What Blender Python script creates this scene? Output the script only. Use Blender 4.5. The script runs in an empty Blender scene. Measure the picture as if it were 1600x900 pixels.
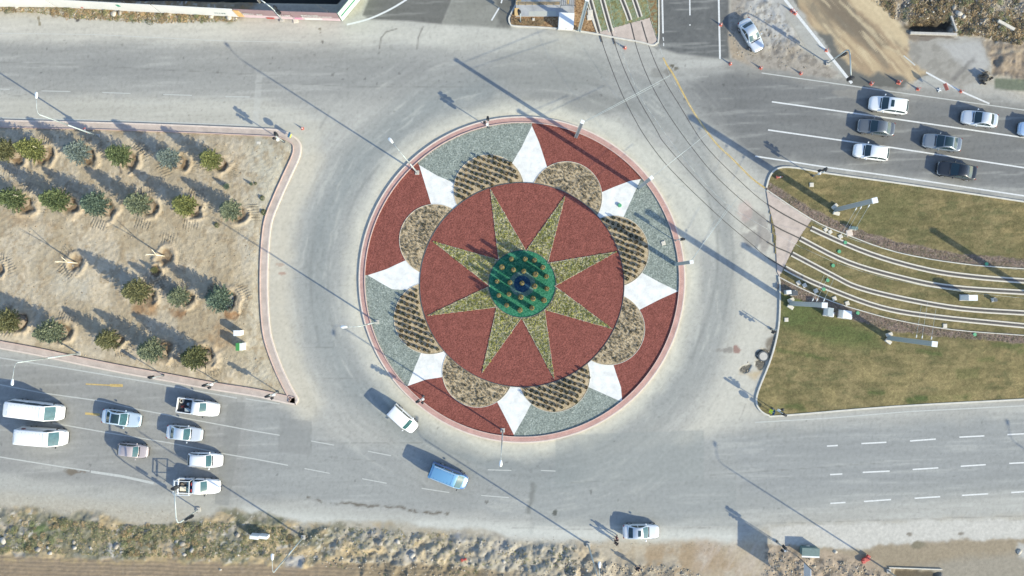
import bpy, bmesh, math, random
import numpy as np
from mathutils import Vector, Matrix
R = math.radians
random.seed(7)
rng = np.random.default_rng(7)
scene = bpy.context.scene
col = scene.collection

# ------------------------------------------------------------------ camera, sky, sun, exposure
CAM_H = 92.0
PX = 13.0                      # photo pixels per metre on the ground
cam_d = bpy.data.cameras.new('camera'); cam = bpy.data.objects.new('camera', cam_d); col.objects.link(cam)
cam.location = (0, 0, CAM_H); cam.rotation_euler = (0, 0, 0)
cam_d.sensor_fit = 'HORIZONTAL'; cam_d.angle = 2*math.atan((800/PX)/CAM_H)
cam_d.clip_start = 0.5; cam_d.clip_end = 6000
scene.camera = cam
SUN_EL = 26.0
SDX, SDY = -0.8415, 0.5402                                  # direction in which shadows fall on the ground
sun_vec = Vector((-SDX*math.cos(R(SUN_EL)), -SDY*math.cos(R(SUN_EL)), math.sin(R(SUN_EL))))
world = bpy.data.worlds.new('World'); scene.world = world; world.use_nodes = True
wn = world.node_tree.nodes; wl = world.node_tree.links
bg = wn['Background']; sky = wn.new('ShaderNodeTexSky'); sky.sky_type = 'NISHITA'; sky.sun_disc = False
sky.sun_elevation = R(SUN_EL); sky.sun_rotation = math.atan2(sun_vec.x, sun_vec.y)
sky.altitude = 1000; sky.air_density = 1.0; sky.dust_density = 0.9; sky.ozone_density = 0.7
wl.new(sky.outputs[0], bg.inputs[0]); bg.inputs[1].default_value = 0.15
sun_d = bpy.data.lights.new('sun', 'SUN'); sun_d.energy = 3.5; sun_d.angle = R(0.55); sun_d.color = (1.0, 0.92, 0.68)
sun = bpy.data.objects.new('sun', sun_d); col.objects.link(sun)
sun.rotation_euler = sun_vec.to_track_quat('Z', 'Y').to_euler()
scene.view_settings.view_transform = 'Standard'; scene.view_settings.look = 'None'
scene.view_settings.exposure = 1.05; scene.view_settings.gamma = 1.0
scene.view_settings.use_curve_mapping = False
KL = 1.50                                                    # what a sunlit white ground sheet reads as, per unit albedo

# ------------------------------------------------------------------ helpers
def P(px, py, z=0.0):
    return ((px-800)/PX, (450-py)/PX, z)
def G(px, py, z):
    """ground position of something seen at px,py whose seen point is z metres up"""
    k = (CAM_H - z)/CAM_H
    return ((px-800)/PX*k, (450-py)/PX*k)
def s2l(c):
    c = np.asarray(c, float)/255.0
    return np.where(c <= 0.04045, c/12.92, ((c+0.055)/1.055)**2.4)
def C(r, g, b):
    return np.clip(s2l((r, g, b))/KL, 0, 0.82)
def link(o, parent=None):
    col.objects.link(o)
    if parent is not None: o.parent = parent
    return o
def tag(o, label=None, cat=None, group=None, kind=None):
    if label: o['label'] = label
    if cat: o['category'] = cat
    if group: o['group'] = group
    if kind: o['kind'] = kind
    return o
def empty(name, loc=(0, 0, 0), rz=0.0, label=None, cat=None, group=None):
    o = bpy.data.objects.new(name, None); col.objects.link(o); o.empty_display_size = 0.3
    o.location = loc; o.rotation_euler = (0, 0, rz)
    return tag(o, label, cat, group)
def dup(o, parent=None):
    c = o.copy(); col.objects.link(c)
    if parent is not None: c.parent = parent
    for ch in o.children: dup(ch, c)
    return c

class MB:
    def __init__(s): s.v = []; s.f = []
    def add(s, vs, fs):
        n = len(s.v); s.v += [tuple(p) for p in vs]; s.f += [tuple(i+n for i in f) for f in fs]; return s
    def box(s, c, d, rz=0.0, ry=0.0):
        hx, hy, hz = d[0]/2, d[1]/2, d[2]/2; ca, sa = math.cos(rz), math.sin(rz); cb, sb = math.cos(ry), math.sin(ry)
        vs = []
        for x, y, z in ((-hx,-hy,-hz),(hx,-hy,-hz),(hx,hy,-hz),(-hx,hy,-hz),(-hx,-hy,hz),(hx,-hy,hz),(hx,hy,hz),(-hx,hy,hz)):
            x, z = x*cb+z*sb, -x*sb+z*cb
            vs.append((c[0]+x*ca-y*sa, c[1]+x*sa+y*ca, c[2]+z))
        return s.add(vs, [(3,2,1,0),(4,5,6,7),(0,1,5,4),(1,2,6,5),(2,3,7,6),(3,0,4,7)])
    def tube(s, p0, p1, r0, r1=None, n=8, cap=True):
        if r1 is None: r1 = r0
        p0, p1 = Vector(p0), Vector(p1); d = (p1-p0).normalized()
        a = Vector((0,0,1)) if abs(d.z) < 0.9 else Vector((1,0,0))
        u = d.cross(a).normalized(); w = d.cross(u)
        vs = []
        for p, r in ((p0, r0), (p1, r1)):
            for i in range(n):
                t = 2*math.pi*i/n; vs.append(p+u*(r*math.cos(t))+w*(r*math.sin(t)))
        fs = [(i, (i+1)%n, n+(i+1)%n, n+i) for i in range(n)]
        if cap: fs += [tuple(range(n))[::-1], tuple(range(n, 2*n))]
        return s.add(vs, fs)
    def path(s, pts, r, n=6):
        for a, b in zip(pts[:-1], pts[1:]): s.tube(a, b, r, r, n)
        return s
    def prism(s, poly, z0, z1):
        n = len(poly); vs = [(x, y, z0) for x, y in poly]+[(x, y, z1) for x, y in poly]
        fs = [(i, (i+1)%n, n+(i+1)%n, n+i) for i in range(n)]+[tuple(range(n))[::-1], tuple(range(n, 2*n))]
        return s.add(vs, fs)
    def build(s, name, mat, parent=None, smooth=False, bevel=0.0, subsurf=0):
        me = bpy.data.meshes.new(name); me.from_pydata(s.v, [], s.f); me.validate()
        bm = bmesh.new(); bm.from_mesh(me); bmesh.ops.recalc_face_normals(bm, faces=bm.faces); bm.to_mesh(me); bm.free()
        if smooth: me.polygons.foreach_set('use_smooth', [True]*len(me.polygons))
        me.materials.append(mat)
        o = bpy.data.objects.new(name, me); link(o, parent)
        if bevel:
            m = o.modifiers.new('bevel', 'BEVEL'); m.width = bevel; m.segments = 2; m.limit_method = 'ANGLE'
        if subsurf:
            m = o.modifiers.new('sub', 'SUBSURF'); m.levels = subsurf; m.render_levels = subsurf
        return o

# ------------------------------------------------------------------ materials
def mat_plain(name, rgb, rough=0.6, metal=0.0, var=0.12, scale=6.0, bump=0.0, coat=0.0, detail=4.0, spec=0.5):
    m = bpy.data.materials.new(name); m.use_nodes = True; nt = m.node_tree; b = nt.nodes['Principled BSDF']
    b.inputs['Roughness'].default_value = rough; b.inputs['Metallic'].default_value = metal
    b.inputs['Specular IOR Level'].default_value = spec
    if coat: b.inputs['Coat Weight'].default_value = coat; b.inputs['Coat Roughness'].default_value = 0.06
    tc = nt.nodes.new('ShaderNodeTexCoord'); no = nt.nodes.new('ShaderNodeTexNoise')
    no.inputs['Scale'].default_value = scale; no.inputs['Detail'].default_value = detail; no.inputs['Roughness'].default_value = 0.65
    nt.links.new(tc.outputs['Object'], no.inputs['Vector'])
    mr = nt.nodes.new('ShaderNodeMapRange'); mr.inputs[1].default_value = 0.3; mr.inputs[2].default_value = 0.7
    mr.inputs[3].default_value = 1-var; mr.inputs[4].default_value = 1+var; nt.links.new(no.outputs['Fac'], mr.inputs[0])
    mx = nt.nodes.new('ShaderNodeVectorMath'); mx.operation = 'SCALE'; mx.inputs[0].default_value = tuple(float(c) for c in rgb[:3])
    nt.links.new(mr.outputs[0], mx.inputs['Scale']); nt.links.new(mx.outputs[0], b.inputs['Base Color'])
    if bump:
        bp = nt.nodes.new('ShaderNodeBump'); bp.inputs['Strength'].default_value = 1.0; bp.inputs['Distance'].default_value = bump
        nt.links.new(no.outputs['Fac'], bp.inputs['Height']); nt.links.new(bp.outputs[0], b.inputs['Normal'])
    return m
def mat_vcol(name, rough=0.9, fine=(40, 0.10), coarse=(4, 0.08), bump=0.01, bscale=25, translucent=False):
    """surface whose base colour is the point attribute Col, broken up by two octaves of noise"""
    m = bpy.data.materials.new(name); m.use_nodes = True; nt = m.node_tree; b = nt.nodes['Principled BSDF']
    b.inputs['Roughness'].default_value = rough; b.inputs['Specular IOR Level'].default_value = 0.25
    at = nt.nodes.new('ShaderNodeAttribute'); at.attribute_name = 'Col'; tc = nt.nodes.new('ShaderNodeTexCoord')
    last = at.outputs['Color']
    for sc, am in (fine, coarse):
        no = nt.nodes.new('ShaderNodeTexNoise'); no.inputs['Scale'].default_value = sc; no.inputs['Detail'].default_value = 3
        nt.links.new(tc.outputs['Object'], no.inputs['Vector'])
        mr = nt.nodes.new('ShaderNodeMapRange'); mr.inputs[1].default_value = 0.3; mr.inputs[2].default_value = 0.7
        mr.inputs[3].default_value = 1-am; mr.inputs[4].default_value = 1+am; nt.links.new(no.outputs['Fac'], mr.inputs[0])
        mx = nt.nodes.new('ShaderNodeVectorMath'); mx.operation = 'SCALE'
        nt.links.new(last, mx.inputs[0]); nt.links.new(mr.outputs[0], mx.inputs['Scale']); last = mx.outputs[0]
    nt.links.new(last, b.inputs['Base Color'])
    if bump:
        no = nt.nodes.new('ShaderNodeTexNoise'); no.inputs['Scale'].default_value = bscale; no.inputs['Detail'].default_value = 4
        nt.links.new(tc.outputs['Object'], no.inputs['Vector'])
        bp = nt.nodes.new('ShaderNodeBump'); bp.inputs['Strength'].default_value = 1.0; bp.inputs['Distance'].default_value = bump
        nt.links.new(no.outputs['Fac'], bp.inputs['Height']); nt.links.new(bp.outputs[0], b.inputs['Normal'])
    return m
def mat_gravel(name, c1, c2, cell=14.0, bump=0.05, c3=None, rough=0.9):
    """chips of stone: every voronoi cell gets its own tone"""
    m = bpy.data.materials.new(name); m.use_nodes = True; nt = m.node_tree; b = nt.nodes['Principled BSDF']
    b.inputs['Roughness'].default_value = rough; b.inputs['Specular IOR Level'].default_value = 0.2
    tc = nt.nodes.new('ShaderNodeTexCoord'); vo = nt.nodes.new('ShaderNodeTexVoronoi'); vo.inputs['Scale'].default_value = cell
    nt.links.new(tc.outputs['Object'], vo.inputs['Vector'])
    sep = nt.nodes.new('ShaderNodeSeparateColor'); nt.links.new(vo.outputs['Color'], sep.inputs[0])
    cr = nt.nodes.new('ShaderNodeValToRGB'); e = cr.color_ramp.elements
    e[0].color = (*[float(x) for x in c1], 1); e[1].color = (*[float(x) for x in c2], 1)
    if c3 is not None:
        k = cr.color_ramp.elements.new(0.93); k.color = (*[float(x) for x in c2], 1); e[-1].color = (*[float(x) for x in c3], 1)
    nt.links.new(sep.outputs[0], cr.inputs[0])
    no = nt.nodes.new('ShaderNodeTexNoise'); no.inputs['Scale'].default_value = 1.2; no.inputs['Detail'].default_value = 5
    nt.links.new(tc.outputs['Object'], no.inputs['Vector'])
    mr = nt.nodes.new('ShaderNodeMapRange'); mr.inputs[1].default_value = 0.3; mr.inputs[2].default_value = 0.7
    mr.inputs[3].default_value = 0.88; mr.inputs[4].default_value = 1.12; nt.links.new(no.outputs['Fac'], mr.inputs[0])
    mx = nt.nodes.new('ShaderNodeVectorMath'); mx.operation = 'SCALE'
    nt.links.new(cr.outputs[0], mx.inputs[0]); nt.links.new(mr.outputs[0], mx.inputs['Scale']); nt.links.new(mx.outputs[0], b.inputs['Base Color'])
    n2 = nt.nodes.new('ShaderNodeTexNoise'); n2.inputs['Scale'].default_value = cell*0.45; n2.inputs['Detail'].default_value = 5
    nt.links.new(tc.outputs['Object'], n2.inputs['Vector'])
    bp = nt.nodes.new('ShaderNodeBump'); bp.inputs['Strength'].default_value = 1; bp.inputs['Distance'].default_value = bump
    nt.links.new(n2.outputs['Fac'], bp.inputs['Height']); nt.links.new(bp.outputs[0], b.inputs['Normal'])
    return m
def mat_bricks(name, c1, c2, mortar, scale=5.0):
    m = bpy.data.materials.new(name); m.use_nodes = True; nt = m.node_tree; b = nt.nodes['Principled BSDF']
    b.inputs['Roughness'].default_value = 0.9
    tc = nt.nodes.new('ShaderNodeTexCoord'); br = nt.nodes.new('ShaderNodeTexBrick'); br.inputs['Scale'].default_value = scale
    for i, c in enumerate((c1, c2, mortar)): br.inputs[1+i].default_value = (*[float(x) for x in c], 1)
    br.inputs['Mortar Size'].default_value = 0.03
    nt.links.new(tc.outputs['Object'], br.inputs['Vector'])
    no = nt.nodes.new('ShaderNodeTexNoise'); no.inputs['Scale'].default_value = 1.1; no.inputs['Detail'].default_value = 6
    nt.links.new(tc.outputs['Object'], no.inputs['Vector'])
    mr = nt.nodes.new('ShaderNodeMapRange'); mr.inputs[1].default_value = 0.3; mr.inputs[2].default_value = 0.7
    mr.inputs[3].default_value = 0.86; mr.inputs[4].default_value = 1.14; nt.links.new(no.outputs['Fac'], mr.inputs[0])
    mx = nt.nodes.new('ShaderNodeVectorMath'); mx.operation = 'SCALE'
    nt.links.new(br.outputs[0], mx.inputs[0]); nt.links.new(mr.outputs[0], mx.inputs['Scale']); nt.links.new(mx.outputs[0], b.inputs['Base Color'])
    return m
M = {}
M['ground'] = mat_vcol('dusty_ground', 0.95, (22, 0.13), (3.0, 0.08), 0.03, 9)
M['road'] = mat_vcol('dusty_asphalt', 0.88, (17, 0.13), (2.2, 0.06), 0.012, 22)
M['soil'] = mat_vcol('dry_soil', 0.95, (16, 0.12), (3.0, 0.07), 0.055, 9)
M['lawn'] = mat_vcol('dry_lawn', 0.95, (14, 0.34), (4.5, 0.20), 0.06, 12)
M['leaf'] = mat_vcol('leaf_tufts', 0.8, (9, 0.15), (2, 0.1), 0.0)
M['rock'] = mat_vcol('broken_rock', 0.9, (12, 0.15), (3, 0.1), 0.0)
M['kerb'] = mat_plain('kerb_concrete', C(238, 222, 210), 0.9, var=0.10, scale=2.5)
M['kerbw'] = mat_plain('kerb_pale', C(226, 222, 212), 0.9, var=0.12, scale=2.0)
M['kerbr'] = mat_plain('kerb_red', C(224, 196, 186), 0.9, var=0.12, scale=3.0)
M['paver'] = mat_bricks('pink_pavers', C(226, 186, 176), C(208, 164, 154), C(184, 146, 138), 4.5)
M['paverd'] = mat_bricks('dusty_pavers', C(224, 208, 196), C(212, 196, 186), C(192, 176, 166), 4.5)
M['redg'] = mat_gravel('red_gravel', C(122, 70, 62), C(166, 102, 92), 11, 0.06)
M['greyg'] = mat_gravel('grey_gravel', C(122, 132, 126), C(172, 181, 173), 9, 0.05, C(198, 204, 196))
M['whiteg'] = mat_gravel('white_gravel', C(244, 245, 242), C(254, 254, 252), 9, 0.008)
M['bedsoil'] = mat_gravel('bed_soil', C(178, 158, 126), C(220, 202, 172), 8, 0.04)
M['starg'] = mat_gravel('star_bed_soil', C(146, 140, 104), C(222, 214, 180), 10, 0.04)
def LF(r, g, b): return np.clip(C(r, g, b)*1.75, 0, .75)
M['greeng'] = mat_gravel('green_gravel', C(24, 108, 80), C(84, 158, 128), 9, 0.05)
M['lavg'] = mat_gravel('lavender_gravel', C(84, 132, 124), C(130, 160, 156), 9, 0.05)
M['bluetone'] = mat_gravel('shadow_blue', C(26, 66, 104), C(58, 100, 136), 9, 0.05)  # shadow blue of the centre; also colours sign panels and bottles
M['paint'] = mat_plain('road_paint', C(236, 238, 238), 0.7, var=0.14, scale=5)
M['paintw'] = mat_plain('worn_paint', C(208, 210, 206), 0.8, var=0.10, scale=4)
M['painty'] = mat_plain('yellow_paint', C(214, 186, 122), 0.8, var=0.25, scale=4)
M['steel'] = mat_plain('galvanised_steel', (0.38, 0.43, 0.44), 0.5, 0.15, 0.08, 5)
M['steeld'] = mat_plain('dark_steel', (0.10, 0.11, 0.12), 0.5, 0.4, 0.1, 5)
M['lampw'] = mat_plain('lamp_housing', (0.72, 0.74, 0.75), 0.4, 0.1, 0.05, 8)
M['rail'] = mat_plain('rail_steel', (0.10, 0.085, 0.075), 0.45, 0.6, 0.2, 3)
M['groove'] = mat_plain('rail_groove', (0.125, 0.12, 0.112), 0.9, 0, 0.2, 3)
M['conc'] = mat_plain('concrete', (0.42, 0.40, 0.37), 0.9, 0, 0.12, 3, 0.01)
M['concw'] = mat_plain('pale_concrete', (0.56, 0.52, 0.45), 0.9, 0, 0.1, 4, 0.005)
M['wpaint'] = mat_plain('white_enamel', (0.70, 0.72, 0.73), 0.4, 0, 0.04, 3)
M['gpaint'] = mat_plain('green_enamel', (0.06, 0.25, 0.07), 0.5, 0, 0.08, 4)
M['glid'] = mat_plain('green_lid', (0.09, 0.32, 0.17), 0.6, 0, 0.15, 8)
M['black'] = mat_plain('black_plastic', (0.02, 0.022, 0.025), 0.45, 0, 0.1, 5)
M['rubber'] = mat_plain('rubber', (0.025, 0.025, 0.027), 0.8, 0, 0.1, 5)
M['rim'] = mat_plain('alloy_rim', (0.5, 0.5, 0.52), 0.3, 0.8, 0.05, 5)
M['glass'] = mat_plain('tinted_glass', (0.022, 0.045, 0.052), 0.06, 0, 0.05, 2, spec=0.8)
M['glasst'] = mat_plain('windscreen_glass', (0.035, 0.095, 0.10), 0.08, 0, 0.25, 2.5, spec=0.9)  # teal base colour stands in for sky reflection and the interior
M['lens'] = mat_plain('headlamp_lens', (0.62, 0.66, 0.7), 0.12, 0.2, 0.05, 8)
M['tail'] = mat_plain('tail_lamp', (0.20, 0.022, 0.02), 0.2, 0, 0.05, 8)
M['red'] = mat_plain('red_plastic', (0.42, 0.06, 0.05), 0.5, 0, 0.08, 6)
M['orange'] = mat_plain('orange_plastic', (0.56, 0.17, 0.13), 0.5, 0, 0.08, 6)
M['yell'] = mat_plain('fluorescent_yellow', (0.60, 0.75, 0.04), 0.5, 0, 0.05, 6)
M['wood'] = mat_plain('bark', (0.30, 0.24, 0.17), 0.9, 0, 0.2, 8)
M['woodp'] = mat_plain('pale_wood', (0.66, 0.60, 0.47), 0.8, 0, 0.12, 8)
M['mulchpit'] = mat_plain('root_ball_soil', (0.22, 0.175, 0.13), 0.95, 0, 0.35, 6, 0.06)
M['teal'] = mat_plain('teal_roof', (0.10, 0.16, 0.16), 0.6, 0, 0.15, 3)

# ------------------------------------------------------------------ noise and distance fields (numpy, photo-pixel coordinates)
def vnoise(x, y, cell, seed=0):
    r = np.random.default_rng(1000+seed); n = 256; lat = r.random((n, n))
    X = x/cell; Y = y/cell; xi = np.floor(X).astype(int); yi = np.floor(Y).astype(int); fx = X-xi; fy = Y-yi
    fx = fx*fx*(3-2*fx); fy = fy*fy*(3-2*fy)
    a = lat[xi % n, yi % n]; b = lat[(xi+1) % n, yi % n]; c = lat[xi % n, (yi+1) % n]; d = lat[(xi+1) % n, (yi+1) % n]
    return (a*(1-fx)+b*fx)*(1-fy)+(c*(1-fx)+d*fx)*fy
def fbm(x, y, cell, seed=0, octv=4, gain=0.55):
    t = 0; a = 1; s = 0
    for i in range(octv):
        t = t+a*vnoise(x+37.1*i, y-11.7*i, cell/2**i, seed+i); s += a; a *= gain
    return t/s
def sstep(a, b, x):
    t = np.clip((x-a)/(b-a), 0, 1); return t*t*(3-2*t)
def dseg(x, y, pts):
    d = np.full(x.shape, 1e9)
    for (x0, y0), (x1, y1) in zip(pts[:-1], pts[1:]):
        dx, dy = x1-x0, y1-y0; L = dx*dx+dy*dy+1e-9
        t = np.clip(((x-x0)*dx+(y-y0)*dy)/L, 0, 1)
        d = np.minimum(d, np.hypot(x-x0-t*dx, y-y0-t*dy))
    return d
def inside(x, y, poly):
    r = np.zeros(x.shape, bool); n = len(poly)
    for i in range(n):
        x0, y0 = poly[i]; x1, y1 = poly[(i+1) % n]
        if y0 == y1: continue
        c = ((y0 > y) != (y1 > y)) & (x < (x1-x0)*(y-y0)/(y1-y0)+x0); r ^= c
    return r
def sdf(x, y, poly):
    d = dseg(x, y, list(poly)+[poly[0]]); return np.where(inside(x, y, poly), -d, d)
def smooth(pts, closed=True, n=4):
    out = []; N = len(pts)
    rngi = range(N) if closed else range(N-1)
    for i in rngi:
        g = (lambda k: pts[k % N]) if closed else (lambda k: pts[max(0, min(N-1, k))])
        p0, p1, p2, p3 = g(i-1), g(i), g(i+1), g(i+2)
        for k in range(n):
            t = k/n
            out.append(tuple(0.5*((2*p1[j])+(-p0[j]+p2[j])*t+(2*p0[j]-5*p1[j]+4*p2[j]-p3[j])*t*t+(-p0[j]+3*p1[j]-3*p2[j]+p3[j])*t**3) for j in (0, 1)))
    if not closed: out.append(pts[-1])
    return out
def offset(poly, d, closed=True):
    """offset a (counter-clockwise, metres) outline inwards by d"""
    n = len(poly); out = []
    for i in range(n):
        a = poly[(i-1) % n] if closed or i > 0 else poly[i]; b = poly[(i+1) % n] if closed or i < n-1 else poly[i]; p = poly[i]
        e1 = Vector((p[0]-a[0], p[1]-a[1])); e2 = Vector((b[0]-p[0], b[1]-p[1]))
        if e1.length < 1e-6: e1 = e2.copy()
        if e2.length < 1e-6: e2 = e1.copy()
        e1.normalize(); e2.normalize(); n1 = Vector((-e1.y, e1.x)); n2 = Vector((-e2.y, e2.x)); m = (n1+n2)
        if m.length < 1e-6: m = n1
        m.normalize(); k = d/max(0.5, m.dot(n1)); out.append((p[0]+m.x*k, p[1]+m.y*k))
    return out
def area(poly):
    return 0.5*sum(poly[i][0]*poly[(i+1) % len(poly)][1]-poly[(i+1) % len(poly)][0]*poly[i][1] for i in range(len(poly)))
def ccw(poly): return poly if area(poly) > 0 else poly[::-1]
def wpoly(pp): return [P(*p)[:2] for p in pp]
def ribbon(outline, d0, d1, ztop, zbot, closed=True, chamfer=0.02):
    """a solid strip (kerb, pavers) between two inward offsets of an outline"""
    a = offset(outline, d0, closed); b = offset(outline, d1, closed); n = len(a); mb = MB()
    rings = [[(x, y, zbot) for x, y in a], [(x, y, ztop) for x, y in a], [(x, y, ztop) for x, y in b], [(x, y, zbot) for x, y in b]]
    vs = [p for r in rings for p in r]; fs = []
    for k in range(3):
        for i in range(n if closed else n-1):
            j = (i+1) % n; fs.append((k*n+i, k*n+j, (k+1)*n+j, (k+1)*n+i))
    if not closed:
        fs += [(0, n, 2*n, 3*n), (n-1, 4*n-1, 3*n-1, 2*n-1)]
    return mb.add(vs, fs)
def sheet(poly, z):
    return MB().add([(x, y, z) for x, y in poly], [tuple(range(len(poly)))])
def tri(o):
    bm = bmesh.new(); bm.from_mesh(o.data); bmesh.ops.triangulate(bm, faces=bm.faces)
    for f in bm.faces:
        if f.normal.z < 0 and abs(f.normal.z) > 0.9: f.normal_flip()
    bm.to_mesh(o.data); bm.free(); return o
def line_strip(pts, w, z, h=0.0):
    """painted line or ribbon along px points, width w metres"""
    q = [P(*p)[:2] for p in pts]; n = len(q); L = []; Rr = []
    for i in range(n):
        a = q[max(0, i-1)]; b = q[min(n-1, i+1)]; d = Vector((b[0]-a[0], b[1]-a[1])).normalized()
        L.append((q[i][0]-d.y*w/2, q[i][1]+d.x*w/2, z)); Rr.append((q[i][0]+d.y*w/2, q[i][1]-d.x*w/2, z))
    mb = MB()
    if h == 0:
        mb.add(Rr+L, [(i, i+1, n+i+1, n+i) for i in range(n-1)])
    else:
        lo = [(x, y, zz-h) for x, y, zz in Rr]; l2 = [(x, y, zz-h) for x, y, zz in L]
        mb.add(lo+Rr+L+l2, [(k*n+i, k*n+i+1, (k+1)*n+i+1, (k+1)*n+i) for k in range(3) for i in range(n-1)]+[(0, n, 2*n, 3*n), (n-1, 4*n-1, 3*n-1, 2*n-1)])
    return mb
def grid_mesh(name, xs, ys, Z, Cc, cells, mat):
    nx, ny = len(xs), len(ys); X, Y = np.meshgrid(xs, ys, indexing='ij')
    ci, cj = np.nonzero(cells); q = np.stack([ci*ny+cj, (ci+1)*ny+cj, (ci+1)*ny+cj+1, ci*ny+cj+1], 1)
    used, inv = np.unique(q.ravel(), return_inverse=True); co = np.stack([X.ravel()[used], Y.ravel()[used], Z.ravel()[used]], 1)
    me = bpy.data.meshes.new(name); nf = len(q)
    me.vertices.add(len(used)); me.vertices.foreach_set('co', co.astype(np.float32).ravel())
    me.loops.add(nf*4); me.loops.foreach_set('vertex_index', inv.astype(np.int32).ravel())
    me.polygons.add(nf); me.polygons.foreach_set('loop_start', np.arange(0, nf*4, 4, dtype=np.int32))
    me.update(calc_edges=True)
    me.polygons.foreach_set('use_smooth', np.ones(nf, bool))
    at = me.attributes.new('Col', 'FLOAT_COLOR', 'POINT'); cc = Cc.reshape(-1, 3)[used]
    at.data.foreach_set('color', np.concatenate([cc, np.ones((len(cc), 1))], 1).astype(np.float32).ravel())
    me.materials.append(mat); me.update(); o = bpy.data.objects.new(name, me); col.objects.link(o); return o
def raw_mesh(name, V, F, Cc, mat, parent=None, smooth=False):
    """V (n,3), F (m,3) triangles, Cc (n,3)"""
    me = bpy.data.meshes.new(name); m = len(F)
    me.vertices.add(len(V)); me.vertices.foreach_set('co', V.astype(np.float32).ravel())
    me.loops.add(m*3); me.loops.foreach_set('vertex_index', F.astype(np.int32).ravel())
    me.polygons.add(m); me.polygons.foreach_set('loop_start', np.arange(0, m*3, 3, dtype=np.int32))
    me.update(calc_edges=True)
    if smooth: me.polygons.foreach_set('use_smooth', np.ones(m, bool))
    if Cc is not None:
        at = me.attributes.new('Col', 'FLOAT_COLOR', 'POINT')
        at.data.foreach_set('color', np.concatenate([Cc, np.ones((len(Cc), 1))], 1).astype(np.float32).ravel())
    me.materials.append(mat); me.update(); o = bpy.data.objects.new(name, me); link(o, parent); return o
# ------------------------------------------------------------------ the ground: one colour field and one height field, in photo-pixel coordinates
def axis(lim, step, far):
    f = np.arange(-lim, lim+1e-6, step); o = lim+np.array([2, 6, 14, 30, 60, 120, 260, 600, 1400, far])
    return np.concatenate([-o[::-1], f, o])
xs = axis(68, 0.155, 3000); ys = axis(40, 0.155, 3000)
GX, GY = np.meshgrid(xs, ys, indexing='ij'); U = GX*PX+800; V = 450-GY*PX
wU = U+(fbm(U, V, 30, 1)-0.5)*14+(fbm(U, V, 8, 2)-0.5)*6; wV = V+(fbm(U, V, 30, 3)-0.5)*14+(fbm(U, V, 8, 4)-0.5)*6
n1 = fbm(U, V, 90, 10); n2 = fbm(U, V, 25, 11); n3 = fbm(U, V, 7, 12, 3); n4 = vnoise(U, V, 3.2, 13)
class Field:
    def __init__(s, base): s.c = np.empty(U.shape+(3,)); s.c[:] = C(*base)
    def mix(s, m, rgb, k=1.0):
        m = (np.clip(m, 0, 1)*k)[..., None]; s.c = s.c*(1-m)+C(*rgb)*m
    def mul(s, f): s.c = s.c*np.asarray(f)[..., None]
F = Field((196, 188, 172)); Hh = np.zeros(U.shape)
def soft(poly, edge=6, warp=True):
    x, y = (wU, wV) if warp else (U, V); return 1-sstep(-edge, edge, sdf(x, y, poly))
def stroke(pts, w, edge, warp=False):
    x, y = (wU, wV) if warp else (U, V); return 1-sstep(w/2-edge/2, w/2+edge, dseg(x, y, pts))
ROAD = [(-40000, 22), (0, 28), (140, 33), (370, 36), (470, 34), (540, 34), (566, 22), (600, -60), (680, -900), (1137, -900), (1137, -60), (1138, 92), (1190, 108), (1300, 122),
        (1332, 131), (1262, 75), (1215, 10), (1175, -60), (900, -900), (1250, -900), (1352, -60), (1400, 30), (1440, 60), (1530, 60), (1546, 90), (1545, 132), (1600, 160), (1900, 205), (40000, 4000),
        (40000, 790), (1900, 790), (1600, 806), (1200, 820), (1140, 848), (900, 845), (600, 828), (400, 808), (200, 787), (0, 768), (-250, 745), (-40000, -2000)]
road_sd = sdf(U+(fbm(U, V, 20, 5)-0.5)*8, V+(fbm(U, V, 20, 6)-0.5)*8, ROAD)
# --- dusty asphalt
streak = fbm(U*0.18, V*1.6, 22, 20)                                   # tyre streaks along the two main roads
F.mix(1-sstep(-8, 14, road_sd), (188, 187, 181)); F.mul(1+0.10*(streak-0.5)+0.06*(n2-0.5))
th_ = np.arctan2(V-437, U-815); rd_ = np.hypot(U-815, V-437)+fbm(U, V, 120, 28)*24
rstreak = fbm(rd_*1.0, th_*26, 7, 26, 3)*.6+fbm(rd_*1.0, th_*60+300, 3.5, 27, 2)*.4
F.mix(stroke([(-3000, 60), (0, 105), (200, 104), (420, 112), (600, 118), (760, 122), (900, 128), (1010, 140), (1150, 165)], 52, 38)*(0.55+0.6*n1), (156, 157, 155), 0.85)
F.mix(stroke([(-200, 80), (0, 82), (300, 86), (500, 96)], 14, 26)*(0.4+0.8*n1), (168, 168, 165), 0.5)
F.mix(soft([(-30000, -9000), (-30000, 3000), (0, 742), (180, 765), (380, 790), (440, 785), (450, 640), (360, 622), (0, 560)], 10), (163, 163, 160), 0.9)
F.mix(soft([(395, 618), (520, 690), (720, 715), (860, 722), (1000, 700), (1180, 672), (1600, 650), (30000, 500), (30000, 900), (1600, 770), (1200, 800), (1000, 818), (800, 806), (560, 792), (380, 775)], 14), (168, 170, 168), 0.9)
F.mix(soft([(1150, 686), (1600, 660), (30000, 500), (30000, 900), (1600, 752), (1160, 775)], 16)*(0.6+0.5*streak), (158, 161, 162), 0.55)
F.mix(stroke([(755, 142), (650, 175), (560, 252), (510, 340), (492, 430), (504, 520), (550, 600), (640, 668), (740, 712), (880, 735)], 34, 34)*(0.6+0.5*n1), (152, 158, 158), 0.9)
F.mix(stroke([(1000, 150), (1075, 210), (1120, 300), (1138, 390), (1124, 490), (1080, 585), (1000, 655), (900, 705), (820, 730)], 34, 34)*(0.6+0.5*n1), (160, 163, 161), 0.8)
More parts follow.
